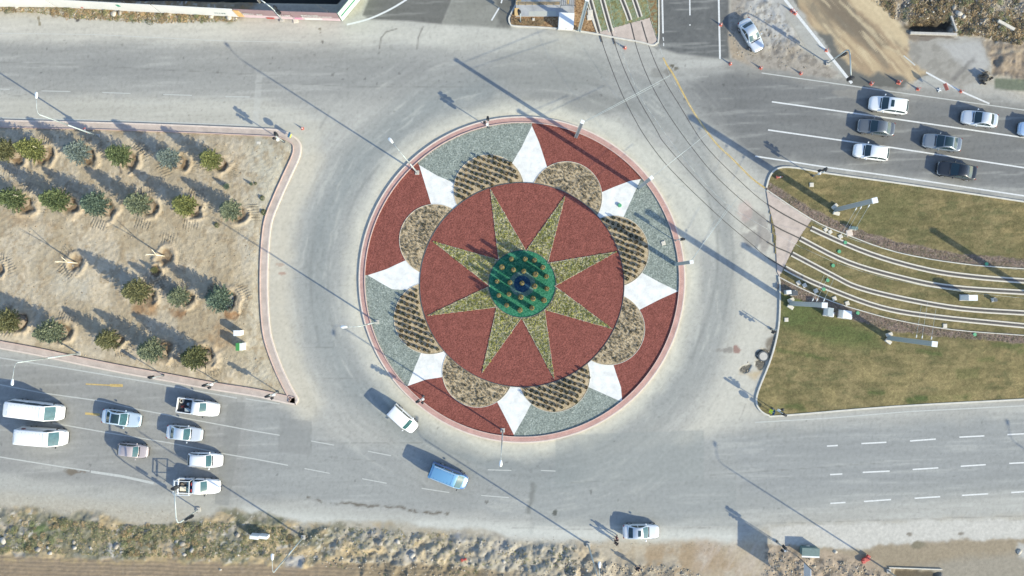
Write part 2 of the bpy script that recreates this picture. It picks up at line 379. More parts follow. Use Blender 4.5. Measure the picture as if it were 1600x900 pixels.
for rr, kk in ((285, .35), (302, .3), (318, .35), (338, .3), (352, .25)):
    dd = np.abs(np.hypot(U-815, V-437)+(n1-0.5)*16-rr); F.mix((1-sstep(1, 6, dd))*sstep(.35, .65, fbm(U, V, 60, rr))*((U < 760) | (U > 880)), (178, 180, 176), kk)
ringd = np.hypot(U-815.5, V-437)
F.mix(1-sstep(255, 292, ringd+(n2-0.5)*20), (226, 222, 206), 0.9)
F.mix((1-sstep(255, 268, ringd+(n2-0.5)*10))*(n1 > 0), (222, 214, 194), 0.45)
F.mix(stroke([(472, 210), (480, 250), (445, 330), (433, 400), (433, 460), (440, 530), (458, 580), (480, 630)], 30, 24, True), (220, 212, 194), 0.85)
F.mix(soft([(1110, 230), (1195, 300), (1215, 400), (1213, 520), (1200, 570), (1183, 650), (1060, 690), (1120, 600), (1155, 480), (1150, 360)], 22), (214, 210, 198), 0.9)
F.mix(soft([(880, 185), (960, 190), (1040, 240), (1100, 310), (1130, 400), (1100, 380), (1040, 290), (960, 215)], 14), (218, 216, 204), 0.8)
F.mix(soft([(-3000, 140), (0, 150), (400, 158), (470, 170), (520, 200), (480, 240), (440, 208), (0, 190), (-3000, 180)], 12), (206, 203, 192), 0.8)
F.mix(stroke([(-3000, 40), (0, 45), (300, 50), (540, 52), (700, 48)], 26, 16, True), (214, 211, 202), 0.8)
F.mix(soft([(560, 40), (700, 36), (800, 42), (930, 70), (900, 85), (700, 75), (600, 60)], 12), (208, 206, 196), 0.7)
# fresh darker asphalt at the top and right
F.mix(soft([(566, 24), (600, -60), (605, -900), (705, -900), (700, -60), (706, 0), (690, 38), (640, 33), (580, 30)], 2, False), (118, 118, 114), 0.95)
F.mix(soft([(706, 0), (700, -900), (820, -900), (808, 0), (796, 30), (800, 46), (760, 42), (690, 38)], 3, False)*(0.75+0.4*n2), (146, 146, 138), 0.9)
F.mix(soft([(772, 0), (770, -900), (822, -900), (808, 0), (796, 30), (798, 44), (780, 44)], 4)*(0.8+0.3*n2), (108, 108, 104), 0.8)
F.mix(soft([(1028, 78), (1028, -900), (1138, -900), (1139, 0), (1140, 93), (1060, 84), (1020, 72)], 3, False)*(0.85+0.25*n3), (106, 108, 109), 0.95)
F.mix(soft([(1090, -900), (1120, -900), (1122, 86), (1095, 84)], 10)*sstep(.3, .7, fbm(U*3, V*.5, 30, 24)), (136, 137, 136), 0.4)
F.mix(soft([(1060, 118), (1150, 108), (1340, 134), (1600, 170), (30000, 4300), (30000, 4700), (1600, 302), (1240, 252), (1190, 262), (1110, 190)], 16)*sstep(1030, 1180, U+(n1-0.5)*120), (128, 129, 129), 0.93)
F.mix(sstep(.45, .8, streak)*soft([(1150, 120), (1600, 180), (1600, 300), (1200, 240)], 6), (146, 147, 146), 0.35)
F.mix(stroke([(1140, 100), (1340, 133), (1600, 170)], 12, 12, True), (150, 148, 143), 0.55)
inr = (1-sstep(350, 440, np.hypot(U-815, V-437)))*(1-sstep(-6, 0, road_sd))
hstreak = fbm(U*.06, V*.9+U*.04, 5, 29, 3)
F.mul(1+inr*.30*(rstreak-.5)+(1-inr)*(1-sstep(-6, 0, road_sd))*.26*(hstreak-.5))
F.mix(inr*sstep(.60, .75, rstreak)*sstep(262, 290, ringd), (204, 203, 194), .35)
F.mix((1-inr)*sstep(.62, .76, hstreak)*(1-sstep(-6, 0, road_sd))*(n1 > .2), (200, 200, 194), .28)
F.mix(stroke([(380, 800), (600, 818), (760, 828), (920, 836), (1140, 840)], 14, 16), (222, 222, 214), .8); F.mix(stroke([(0, 775), (200, 790), (360, 802)], 10, 24, True), (192, 188, 176), .7); F.mix(stroke([(0, 752), (240, 770), (400, 788), (640, 812)], 8, 16), (186, 185, 178), .6)
for k, pts in enumerate(([(800, 742), (880, 738), (960, 716), (1030, 664), (1075, 600)], [(840, 728), (900, 722), (960, 700), (1015, 655)], [(870, 720), (940, 700), (1000, 668), (1050, 610)], [(520, 360), (512, 440), (522, 520), (560, 600)], [(500, 330), (485, 430), (498, 540)], [(1105, 300), (1122, 390), (1110, 480), (1080, 560)], [(1128, 300), (1146, 400), (1130, 500)],
        [(860, 160), (920, 152), (985, 168), (1030, 200)], [(820, 130), (900, 135), (970, 160)], [(840, 104), (920, 110), (1000, 150)], [(880, 128), (960, 140), (1010, 190)], [(560, 120), (530, 150), (500, 200)], [(1180, 190), (1260, 205), (1330, 215)], [(600, 250), (560, 300), (536, 360)])):
    F.mix(stroke(smooth(pts, False, 5), 1.2, 4)*sstep(.3, .6, fbm(U, V, 40, 400+k)), (136, 138, 136) if k % 3 else (150, 152, 150), .5)
F.mul(1-.10*(1-sstep(-6, 0, road_sd))*sstep(.72, .82, vnoise(U, V, 2.4, 420)))
# patches, cracks and stains
for poly, rgb, k in (([(437, 652), (487, 658), (484, 711), (434, 706)], (152, 153, 151), .55), ([(356, 630), (384, 628), (357, 790), (335, 788)], (150, 151, 148), .6),
                     ([(868, 680), (1100, 672), (1100, 750), (868, 758)], (158, 163, 161), .45), ([(834, 758), (1150, 748), (1150, 822), (834, 822)], (158, 163, 162), .28),
                     ([(400, 118), (410, 118), (404, 200), (394, 200)], (205, 205, 200), .4)):
    F.mix(soft(poly, 1, False), rgb, k)
F.mix(stroke([(832, 758), (830, 775), (826, 800)], 5, 4, True), (112, 114, 110), .6); F.mix(stroke([(834, 758), (832, 830)], 2, 6, True), (156, 158, 154), .4)
F.mix(stroke([(478, 781), (560, 790), (640, 796), (700, 801)], 2.2, 2.5, True)*sstep(.35, .6, n3), (104, 96, 84), .9)
for pts in ([(620, 45), (603, 50), (595, 60), (593, 76)], [(661, 42), (653, 60), (652, 76)]): F.mix(stroke(pts, .8, 1.5), (92, 88, 84), .75)
for pts in ([(400, 130), (470, 131), (540, 135), (620, 136), (770, 135)], [(480, 689), (560, 692), (660, 692)], [(485, 711), (590, 721)], [(485, 650), (487, 711)], [(487, 590), (560, 592)], [(880, 755), (985, 750)], [(1080, 745), (1200, 736), (1400, 722)],
            [(1150, 178), (1060, 160)], [(1500, 95), (1560, 96)], [(0, 97), (200, 106), (400, 117)], [(470, 542), (520, 543)], [(800, 825), (920, 827), (1110, 825)], [(0, 140), (30, 150), (100, 128)], [(1165, 631), (1158, 650), (1150, 662)], [(1200, 818), (1400, 812), (1600, 806)], [(1230, 820), (1420, 818), (1600, 813)]):
    F.mix(stroke([(x+fbm(np.array(x*7.), np.array(y*7.), 9, 88)*2-1, y) for x, y in smooth(pts, False, 6)], .3, 1.3)*sstep(.25, .5, n3), (122, 122, 118), .5)
for x, y, rx, ry, rgb, k in ((867, 800, 4.5, 4.5, (96, 98, 92), .9), (927, 769, 2, 2, (110, 112, 108), .8), (763, 785, 2.5, 3, (110, 108, 104), .8), (500, 44, 3, 1.5, (110, 104, 84), .9), (504, 67, 1.8, 2.5, (90, 86, 80), .9),
                        (501, 50, 1.5, 2, (128, 122, 110), .8), (540, 105, 2, 1.5, (120, 116, 110), .7), (110, 735, 9, 4, (128, 118, 104), .85), (125, 736, 10, 1.5, (132, 122, 110), .8), (62, 33, 2.2, 7, (130, 120, 92), .8), (119, 29, 3.6, 5, (86, 84, 84), .9),
                        (100, 27, 6, 3, (120, 118, 116), .8), (1153, 545, 5, 5.5, (150, 104, 94), .75), (1138, 545, 9, 4, (140, 134, 128), .7), (1122, 544, 6, 2.5, (150, 146, 140), .7), (1051, 102, 4, 3.2, (98, 92, 78), .85), (1058, 108, 4, 3, (104, 98, 84), .8), (1044, 112, 9, 5, (128, 124, 116), .6),
                        (1025, 110, 10, 8, (130, 128, 122), .4), (439, 431, 5, 3, (176, 130, 112), .6), (437, 416, 8, 2, (184, 150, 132), .5), (1175, 340, 16, 14, (160, 156, 150), .7), (1175, 372, 14, 12, (150, 146, 142), .7), (1193, 366, 9, 30, (150, 142, 138), .6), (1165, 330, 12, 16, (210, 184, 176), .5),
                        (1330, 145, 30, 6, (168, 164, 156), .5), (860, 104, 90, 40, (150, 152, 148), .35), (940, 165, 60, 14, (128, 130, 126), .35), (880, 150, 70, 6, (130, 132, 130), .3), (1040, 220, 10, 10, (190, 188, 184), .4), (915, 205, 20, 6, (150, 150, 146), .2)):
    q = np.hypot((wU-x)/rx, (wV-y)/ry); F.mix(1-sstep(.8, 1.25, q), rgb, k)
q = np.random.default_rng(3)
for i in range(120):                                                    # oil drips and small spots
    x, y = q.uniform(0, 1600), q.choice([q.uniform(60, 180), q.uniform(650, 800), q.uniform(80, 130)]); r = q.uniform(.8, 2.2)
    d = (U-x)**2+(V-y)**2; F.c[d < r*r] *= q.uniform(.6, .85)
# --- verges, dirt and rubble
bare = sstep(-1, 5, road_sd)
TOPV = [(-40000, -20000), (-40000, 10), (0, 20), (60, 24), (150, 34), (250, 38), (370, 30), (400, 26), (540, 22), (580, -60), (600, -20000)]
mtop = soft([(-3000, -20), (0, 2), (60, 6), (92, 18), (110, 26), (180, 25), (250, 30), (370, 30), (400, 10), (400, -30)], 6)
F.mix(mtop, (164, 144, 116), .85); F.mix(mtop*sstep(.5, .65, n2), (150, 122, 84), .8); F.mix(mtop*sstep(.58, .66, n3), (190, 156, 110), .7); F.mix(mtop*sstep(.68, .72, n4)*sstep(.4, .6, n2), (222, 220, 212), .8)
F.mix(soft([(290, 24), (360, 24), (360, 36), (290, 38)], 6)*sstep(.5, .62, n3), (104, 116, 66), .7)
Hh += mtop*(fbm(U, V, 12, 31)-.45)*.5
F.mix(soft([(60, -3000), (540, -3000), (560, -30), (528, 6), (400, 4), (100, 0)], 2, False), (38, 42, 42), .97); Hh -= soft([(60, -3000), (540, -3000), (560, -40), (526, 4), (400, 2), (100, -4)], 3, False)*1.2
# bottom verge
mb_ = soft([(-3000, 700), (0, 795), (50, 792), (110, 806), (150, 800), (200, 818), (260, 822), (330, 812), (345, 796), (400, 800), (470, 822), (520, 815), (600, 818), (760, 832), (800, 845), (900, 850), (930, 862), (960, 900), (960, 1400), (-3000, 1400)], 7)
F.mix(mb_, (172, 164, 148), .9); F.mix(mb_*sstep(470, 560, U), (196, 188, 172), .85)
F.mix(mb_*sstep(760, 420, U)*sstep(.44, .56, n2), (136, 134, 108), .8); F.mix(mb_*sstep(820, 420, U)*sstep(.50, .6, fbm(U, V, 18, 33)), (186, 166, 132), .75)
F.mix(mb_*sstep(.56, .64, n3)*sstep(800, 420, U), (108, 106, 88), .6); F.mix(mb_*sstep(.70, .76, n4)*sstep(.45, .6, n2), (222, 216, 206), .7)
F.mix(mb_*sstep(.62, .70, fbm(U, V, 26, 35)), (176, 172, 168), .6)
F.mix(soft([(40, 815), (100, 818), (105, 840), (45, 842)], 8)*sstep(.4, .55, n3), (104, 128, 70), .7)
pn = fbm(wU, wV*1.6, 42, 90); F.mix(mb_*sstep(.52, .60, pn)*sstep(900, 500, U), (202, 180, 142), .75); F.mix(mb_*sstep(.48, .40, pn)*sstep(620, 440, U), (118, 120, 94), .5); F.mix(mb_*sstep(.60, .68, fbm(U, V, 12, 91))*sstep(480, 600, U), (164, 154, 138), .5)
for x, y, r in ((180, 858, 12), (8, 844, 11), (456, 884, 14), (465, 878, 9), (720, 840, 10), (640, 868, 12)):
    F.mix(1-sstep(.7, 1.2, np.hypot(wU-x, wV-y)/r), (186, 184, 182), .8)
F.mix(mb_*sstep(470, 620, U)*sstep(.5, .62, n2), (168, 162, 148), .6)
Hh += mb_*((fbm(U, V, 14, 36)-.42)*.75*sstep(250, 520, U)+(fbm(U, V, 9, 37)-.45)*.4)
mplow = soft([(-3000, 760), (0, 866), (160, 872), (330, 880), (470, 888), (520, 876), (600, 880), (760, 888), (860, 900), (880, 960), (900, 20000), (-3000, 20000)], 3)*sstep(900, 700, U)
F.mix(mplow, (162, 144, 122), .92); F.mix(mplow*sstep(470, 620, U), (150, 138, 112), .5); fur = np.sin((V-0.035*U)*1.05+fbm(U, V, 40, 38)*6); F.mul(1-mplow*.10*(fur > .3)); Hh = Hh*(1-mplow)+mplow*(fur*.035+(n3-.5)*.08)
F.mix(stroke([(0, 870), (160, 876), (330, 880), (420, 884)], 3, 5, True)*sstep(.4, .6, n3), (198, 176, 132), .6)
# earth by the parked car and right bottom
me_ = soft([(900, 848), (1000, 848), (1100, 848), (1200, 852), (1200, 1400), (900, 1400)], 8)
F.mix(me_, (192, 176, 152), .85); F.mix(me_*soft([(1010, 850), (1120, 850), (1170, 900), (1020, 900), (1000, 875)], 14), (172, 148, 118), .7); F.mix(me_*sstep(.55, .68, n2), (204, 196, 180), .5)
F.mix(soft([(1090, 846), (1200, 852), (1190, 900), (1090, 900)], 12)*sstep(.3, .7, fbm(U*2+V, V*.4, 20, 39)), (206, 192, 180), .6)
F.mix(soft([(850, 862), (1000, 870), (1060, 880), (1100, 905), (1100, 1200), (850, 1200)], 8)*sstep(.42, .58, n3), (168, 160, 146), .8)
Hh += soft([(560, 840), (860, 858), (920, 862), (980, 880), (1060, 882), (1090, 905), (1090, 1000), (560, 1000)], 10)*(fbm(U, V, 13, 41)-.45)*.7
F.mix(soft([(1200, 822), (1600, 810), (3000, 790), (3000, 830), (1600, 842), (1430, 852), (1330, 858), (1210, 858)], 4), (214, 211, 204), .9)
F.mix(soft([(1210, 855), (1340, 858), (1425, 846), (1600, 841), (3000, 820), (3000, 1400), (1200, 1400)], 4), (166, 152, 130), .95)
F.mix(soft([(1540, 868), (3000, 850), (3000, 1400), (1450, 1400), (1430, 885)], 10), (168, 162, 150), .7)
F.mix(soft([(1196, 850), (1250, 858), (1330, 866), (1370, 880), (1390, 900), (1400, 1100), (1180, 1100)], 6), (190, 172, 152), .9)
F.mix(soft([(1196, 850), (1250, 858), (1340, 872), (1400, 900), (1400, 1100), (1180, 1100)], 6)*sstep(.52, .6, n3), (140, 128, 112), .7)
F.mix(soft([(1590, 850), (1640, 846), (1640, 880), (1592, 872)], 5), (206, 206, 202), .8); F.mix(1-sstep(.7, 1.3, np.hypot((wU-1434)/12, (wV-850)/5)), (134, 128, 110), .8)
Hh += soft([(1196, 858), (1250, 866), (1340, 880), (1400, 905), (1400, 1100), (1180, 1100)], 8)*(fbm(U, V, 11, 42)-.42)*.6
pit = soft([(1400, 891), (1470, 893), (1468, 920), (1395, 920)], 4); F.mix(pit, (96, 86, 70), .8); Hh -= pit*.45
for x, y, rx, ry in ((1420, 834, 3, 2.2), (1504, 835, 5, 3)): F.mix(1-sstep(.7, 1.3, np.hypot((wU-x)/rx, (wV-y)/ry)), (140, 132, 120), .85)
# top right: rubble patch, sandy site road, spill, scrub
mr1 = soft([(1140, -900), (1140, 92), (1190, 106), (1300, 121), (1310, 112), (1250, 75), (1195, -60), (1100, -900)], 3)
F.mix(mr1, (176, 168, 158), .9); F.mix(mr1*soft([(1170, -50), (1235, -50), (1250, 60), (1200, 70), (1165, 20)], 14), (198, 198, 196), .8); F.mix(mr1*sstep(.56, .66, n3), (132, 124, 114), .55); F.mix(mr1*soft([(1140, 50), (1170, 95), (1150, 95), (1140, 90)], 8), (190, 170, 142), .6)
Hh += mr1*sstep(6, 22, sdf(U, V, [(1140, -900), (1140, 90), (1310, 120), (1195, -60)])*-1)*(fbm(U, V, 12, 43)-.4)*.35
msr = soft([(1226, -20), (1331, 131), (1400, 138), (1452, 118), (1420, 70), (1370, 20), (1340, -60), (1250, -900), (900, -900)], 2)
F.mix(msr, (112, 112, 108), .95); msand = soft([(1236, -30), (1262, 40), (1300, 60), (1330, 105), (1360, 118), (1372, 112), (1410, 122), (1420, 135), (1436, 122), (1455, 112), (1425, 80), (1432, 62), (1380, 20), (1352, -60), (1250, -900), (1200, -900)], 5)
F.mix(msand*sstep(.15, .35, fbm(U*1.3+V*.5, V*.5-U*.3, 26, 44)), (206, 184, 150), .95); F.mix(soft([(1300, 10), (1330, 20), (1388, 68), (1372, 82), (1330, 50)], 8), (124, 112, 96), .75); F.mix(soft([(1245, -30), (1290, -30), (1310, 20), (1290, 40), (1262, 20)], 10), (150, 138, 118), .5)
F.mix(soft([(1318, -60), (1350, -60), (1400, 20), (1426, 60), (1410, 80), (1370, 40), (1330, 5)], 6), (222, 204, 170), .9)
ds = U*.66+V*.75; dt = U*.75-V*.66; sst = fbm(ds*.12, dt, 9, 46, 4)
F.mix(msand*sstep(.42, .56, sst), (170, 148, 122), .75); F.mix(msand*soft([(1262, -20), (1310, -20), (1350, 30), (1385, 68), (1374, 84), (1335, 62), (1290, 30)], 9)*sstep(.35, .5, fbm(ds*.15, dt, 12, 50)), (128, 118, 104), .8); F.mix(msand*sstep(.52, .64, fbm(ds*.2, dt, 16, 47)), (136, 128, 114), .55); F.mix(msand*sstep(.58, .7, fbm(ds*.1, dt, 5, 48)), (226, 208, 174), .6)
F.mix(stroke([(1312, 0), (1350, 42), (1380, 70), (1410, 86), (1432, 102)], 1.5, 2.5, True), (216, 200, 168), .7)
F.mix(soft([(1318, -60), (1350, -60), (1400, 20), (1428, 66), (1412, 76), (1370, 40), (1330, 5)], 5), (222, 202, 166), .75)
msp = soft([(1420, 64), (1500, 64), (1530, 62), (1545, 80), (1547, 105), (1540, 122), (1500, 140), (1455, 118), (1425, 92)], 4)
F.mix(msp, (172, 168, 160), .95); F.mix(msp*sstep(.5, .62, fbm(U+V, V-U*.3, 14, 49)), (150, 146, 138), .6); F.mix(msp*soft([(1470, 70), (1530, 64), (1547, 100), (1530, 120), (1490, 90)], 8), (196, 195, 192), .8); F.mix(msp*stroke([(1490, 122), (1506, 105), (1514, 96), (1520, 95)], 4, 4, True), (120, 118, 116), .6)
mscrub = soft([(1352, -3000), (1375, 0), (1400, 30), (1425, 48), (1500, 54), (1530, 60), (1548, 100), (1555, 120), (1600, 124), (4000, 300), (4000, -3000)], 4)
F.mix(mscrub, (166, 154, 138), .95); F.mix(mscrub*sstep(.5, .62, n3), (128, 116, 98), .7); F.mix(mscrub*sstep(.66, .72, n4), (196, 188, 176), .7)
F.mix(soft([(1425, -60), (1470, -60), (1490, 40), (1412, 46), (1430, 20)], 6), (78, 64, 44), .8); F.mix(soft([(1530, 10), (1580, 20), (1590, 50), (1530, 40)], 10)*sstep(.45, .6, n3), (128, 124, 68), .7)
F.mix(soft([(1545, 66), (1600, 70), (2000, 80), (2000, 130), (1600, 125), (1553, 118)], 5)*(V > 60), (158, 142, 124), .8); F.mix(soft([(1550, 78), (1600, 80), (1600, 86), (1550, 84)], 3), (196, 180, 156), .7)
F.mix(soft([(1415, 51), (1484, 51), (1500, 62), (1425, 64)], 2), (134, 124, 114), .9)
Hh += mscrub*(fbm(U, V, 16, 45)-.4)*.9; brush_shade = soft([(1424, 34), (1450, 28), (1484, 36), (1484, 50), (1416, 50)], 7); Hh -= brush_shade*.9; F.mix(brush_shade, (64, 60, 52), .8)  # paints dark brush together with its shadow; the hollow is added
F.mix(soft([(1554, 122), (1600, 124), (4000, 320), (4000, 380), (1600, 142), (1554, 140)], 2, False), (112, 122, 104), .9)
F.mix(soft([(1500, 136), (1556, 140), (1600, 150), (1600, 158), (1540, 150)], 4), (188, 184, 176), .7)
# dug pits at the corner of the lawn
for x, y, r in ((1163, 573, 8), (1192, 556, 10), (1186, 570, 8)):
    q = np.hypot(wU-x, wV-y)/r; F.mix(1-sstep(.8, 1.2, q), (88, 84, 76), .85); Hh -= (1-sstep(.5, 1.0, q))*.5
F.mix(soft([(1155, 580), (1180, 592), (1200, 574), (1208, 560), (1198, 572), (1185, 578), (1170, 582)], 5), (206, 186, 152), .85); F.mix(soft([(1196, 540), (1212, 515), (1214, 540), (1204, 566)], 4)*sstep(.4, .5, n3), (124, 112, 96), .8)
F.mul(1+0.16*(n4-.5)*sstep(-2, 4, road_sd)+0.03*(n4-.5))
Hh *= sstep(-3, 10, road_sd)*1.0+(road_sd <= -3)*((np.hypot(U-1180, V-566) < 40)*1.0)
cc_ = 0.5*(road_sd[:-1, :-1]+road_sd[1:, 1:]) < 0
Zr = np.where(Hh < -0.05, Hh, 0.0)
Zg = Hh.copy(); Zg[road_sd < -6] = -0.05
tag(grid_mesh('ground', xs, ys, Zg-0.012, F.c, np.ones((len(xs)-1, len(ys)-1), bool), M['ground']), kind='structure', label='dusty ground with dry weeds, earth and rubble along the verges')
tag(grid_mesh('road', xs, ys, Zr, F.c, cc_, M['road']), kind='structure', label='dusty grey asphalt roads meeting at the roundabout')
def zat(px, py):
    i = np.clip(np.searchsorted(xs, (px-800)/PX), 0, len(xs)-1); j = np.clip(np.searchsorted(ys, (450-py)/PX), 0, len(ys)-1); return Zg[i, j]-0.012

# ------------------------------------------------------------------ left island
ISL = [(-400, 150), (-150, 180), (0, 187), (200, 192), (400, 200), (438, 203), (456, 210), (468, 220), (471, 232), (468, 248), (452, 283), (437, 317), (425, 350), (420, 400), (419, 450), (421, 495), (426, 530), (440, 570), (455, 602), (466, 622), (464, 630), (456, 632), (400, 620), (330, 609), (267, 597), (200, 585), (125, 570), (60, 556), (0, 545), (-150, 518), (-400, 470)]
isl = ccw(wpoly(smooth(ISL, True, 4)))
tag(ribbon(isl, 0, .2, .15, -.05).build('kerb', M['kerb'], bevel=.02), kind='structure', label='pale pink kerb round the soil island on the left')
tag(ribbon(isl, .205, .88, .13, -.05).build('pavement', M['paverd']), kind='structure', label='dusty pink paver strip round the soil island')
tag(ribbon(isl, .885, .97, .25, -.05).build('kerb', M['kerbr']), kind='structure', label='low raised edging inside the paver strip of the soil island')
soilp = offset(isl, 0.95)
ix = np.arange(-95, -25, .14); iy = np.arange(-17, 23, .14); sGX, sGY = np.meshgrid(ix, iy, indexing='ij'); oldUV = (U, V, wU, wV)
U = sGX*PX+800; V = 450-sGY*PX; wU = U+(fbm(U, V, 30, 1)-0.5)*18+(fbm(U, V, 8, 2)-0.5)*8; wV = V+(fbm(U, V, 30, 3)-0.5)*18+(fbm(U, V, 8, 4)-0.5)*8
n2 = fbm(U, V, 30, 51); n3 = fbm(U, V, 8, 52); n4 = vnoise(U, V, 3.0, 53)
S = Field((208, 195, 173)); fur_ = np.sin((U*.5+V*.87)*.9+fbm(U, V, 26, 58)*9)*sstep(.45, .6, fbm(U, V, 36, 59)); SH = .11+(n2-.5)*.10+(n3-.5)*.07+(n4-.5)*.05+fur_*.007
S.mix(sstep(.48, .62, n2), (222, 206, 180), .8); S.mix(sstep(.5, .62, fbm(U, V, 50, 54)), (190, 174, 146), .6); S.mix(sstep(370, 410, U)*(1-sstep(230, 440, V)*.3), (204, 198, 180), .85)
S.mix(sstep(.60, .68, n3), (168, 146, 116), .5); S.mix(sstep(.52, .62, fbm(U*1.6, V*.7, 24, 57)), (176, 158, 130), .45)
TREES = [(2, 234, 'olive', 1.0), (48, 234, 'lime', 1.05), (117, 237, 'blue', 1.0), (183, 242, 'green', 1.0), (262, 247, 'blue', .95), (326, 249, 'lime', .92),
         (17, 311, 'green', 1.05), (86, 313, 'green', 1.08), (146, 319, 'teal', 1.1), (213, 318, 'sage', 1.05), (286, 320, 'lime', 1.0), (357, 328, 'sage', .92),
         (212, 455, 'olive', 1.12), (276, 464, 'sage', .92), (339, 467, 'teal', 1.12), (9, 502, 'olive', 1.12), (77, 519, 'sage', 1.1), (164, 531, 'olive', .92), (234, 547, 'sage', 1.08), (303, 558, 'dark', 1.12)]
pits = [(x+(800-x)*.020+8, y+(450-y)*.03+3, 13*s) for x, y, c, s in TREES]+[(122, 409, 12), (258, 401, 15), (-2, 423, 10), (245, 423, 8), (352, 470, 12)]
for x, y, r in pits:
    a = np.arctan2(V-y, U-x); q = np.hypot(wU-x, wV-y)/r
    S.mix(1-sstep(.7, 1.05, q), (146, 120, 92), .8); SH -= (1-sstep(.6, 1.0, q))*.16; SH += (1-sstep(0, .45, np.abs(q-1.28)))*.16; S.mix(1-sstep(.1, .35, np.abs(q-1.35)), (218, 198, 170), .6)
rt = np.random.default_rng(9)
for x, y, r in pits:                                                     # excavator bucket teeth and track prints beside every pit
    for k in range(2):
        an = rt.uniform(0, 6.28); cx, cy = x+math.cos(an)*r*2.0, y+math.sin(an)*r*1.9; dx, dy = math.cos(an+1.4), math.sin(an+1.4)
        l = (U-cx)*dx+(V-cy)*dy; w = -(U-cx)*dy+(V-cy)*dx; m = (1-sstep(10, 16, np.abs(l)))*(1-sstep(6, 10, np.abs(w)))
        SH += m*np.sin(l*1.5+w*.3)*.08
S.mix(soft([(210, 472), (245, 470), (243, 492), (200, 490)], 5), (164, 128, 92), .8); S.mix(soft([(262, 480), (296, 484), (285, 500), (268, 492)], 4), (156, 118, 84), .8); S.mix(soft([(350, 484), (372, 486), (370, 500), (350, 496)], 3), (150, 112, 78), .85)
S.mix(soft([(340, 500), (360, 510), (370, 540), (345, 550), (320, 530)], 8), (176, 144, 108), .6); S.mix(soft([(15, 335), (40, 330), (60, 350), (25, 355)], 7), (176, 150, 118), .6); S.mix(stroke([(68, 345), (92, 352), (80, 360)], 6, 8, True), (172, 146, 112), .5)
S.mix(soft([(80, 420), (150, 430), (140, 470), (90, 460)], 12), (220, 212, 194), .6)
S.mul(1+.22*(n4-.5)); S.mix(sstep(.5, .7, fbm(U, V, 5, 56, 2)), (190, 176, 152), .35)
SH = SH*sstep(0, 14, -sdf(U, V, [(p[0]*PX+800, 450-p[1]*PX) for p in soilp]))+.10
ins = inside(sGX[:-1, :-1]+.07, sGY[:-1, :-1]+.07, soilp)
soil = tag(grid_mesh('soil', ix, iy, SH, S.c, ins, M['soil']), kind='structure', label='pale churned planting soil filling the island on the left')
def zsoil(px, py):
    i = int(np.clip(np.searchsorted(ix, (px-800)/PX), 0, len(ix)-1)); j = int(np.clip(np.searchsorted(iy, (450-py)/PX), 0, len(iy)-1)); return float(SH[i, j])

# ------------------------------------------------------------------ right lawn with the tram tracks
RL = [(1215, 432), (1217, 450), (1216, 500), (1210, 535), (1200, 568), (1185, 605), (1180, 625), (1185, 640), (1200, 650), (1222, 650.5), (1400, 636), (1600, 625), (1750, 615), (1950, 600), (2100, 590), (2100, 395), (1950, 366), (1600, 314), (1425, 288), (1295, 270), (1250, 262), (1228, 260), (1215, 262), (1206, 268), (1200, 278), (1196, 293)]
rl = [P(*p)[:2] for p in smooth(RL, False, 3)]; rlc = rl if area(rl) > 0 else rl[::-1]
kerb_r = ribbon(rlc, 0, .2, .15, -.05, closed=False).build('kerb', M['kerbw'], bevel=.02)
tag(kerb_r, kind='structure', label='pale concrete kerb round the dry lawn on the right')
ix2 = np.arange(29, 100, .16); iy2 = np.arange(-17, 16, .16); lGX, lGY = np.meshgrid(ix2, iy2, indexing='ij')
U = lGX*PX+800; V = 450-lGY*PX; wU = U+(fbm(U, V, 20, 1)-0.5)*8; wV = V+(fbm(U, V, 20, 3)-0.5)*8
n1 = fbm(U, V, 70, 61); n2 = fbm(U, V, 26, 62); n3 = fbm(U*.6, V*1.5, 9, 63); n4 = vnoise(U, V, 2.6, 64)
L = Field((158, 144, 104)); L.mix(sstep(.40, .58, n2), (140, 130, 92), .85); L.mix(sstep(.48, .62, n1), (170, 152, 108), .7); L.mix(sstep(.46, .62, n3), (122, 116, 80), .6); L.mix(sstep(.56, .68, fbm(U*.7, V*1.8, 12, 68)), (108, 112, 76), .5)
L.mix(soft([(1218, 450), (1260, 462), (1300, 495), (1370, 520), (1380, 545), (1300, 540), (1220, 510)], 12), (100, 114, 68), .85); L.mix(soft([(1400, 300), (1440, 300), (1420, 350), (1340, 360), (1340, 310)], 25), (120, 122, 80), .5)
for p in ([(1494, 576), (1528, 575), (1528, 592), (1494, 591)], [(1545, 534), (1600, 535), (1600, 544), (1550, 543)], [(1524, 560), (1556, 559), (1555, 567), (1530, 567)], [(1590, 546), (1640, 546), (1640, 552), (1590, 551)], [(1430, 543), (1470, 550), (1470, 556), (1430, 550)], [(1485, 615), (1518, 615), (1515, 624), (1490, 624)], [(1412, 622), (1484, 616), (1484, 624), (1420, 632)],
          [(1212, 540), (1240, 548), (1300, 560), (1300, 563), (1240, 556), (1212, 548)], [(1250, 630), (1200, 634), (1260, 643)], [(1490, 408), (1600, 404), (1600, 412), (1510, 412)], [(1355, 612), (1385, 612), (1385, 617), (1355, 616)]):
    L.mix(soft(p, 3), (88, 106, 60), .85)
L.mix(sstep(.5, .62, fbm(U, V, 34, 66))*sstep(500, 620, V), (174, 158, 112), .6)
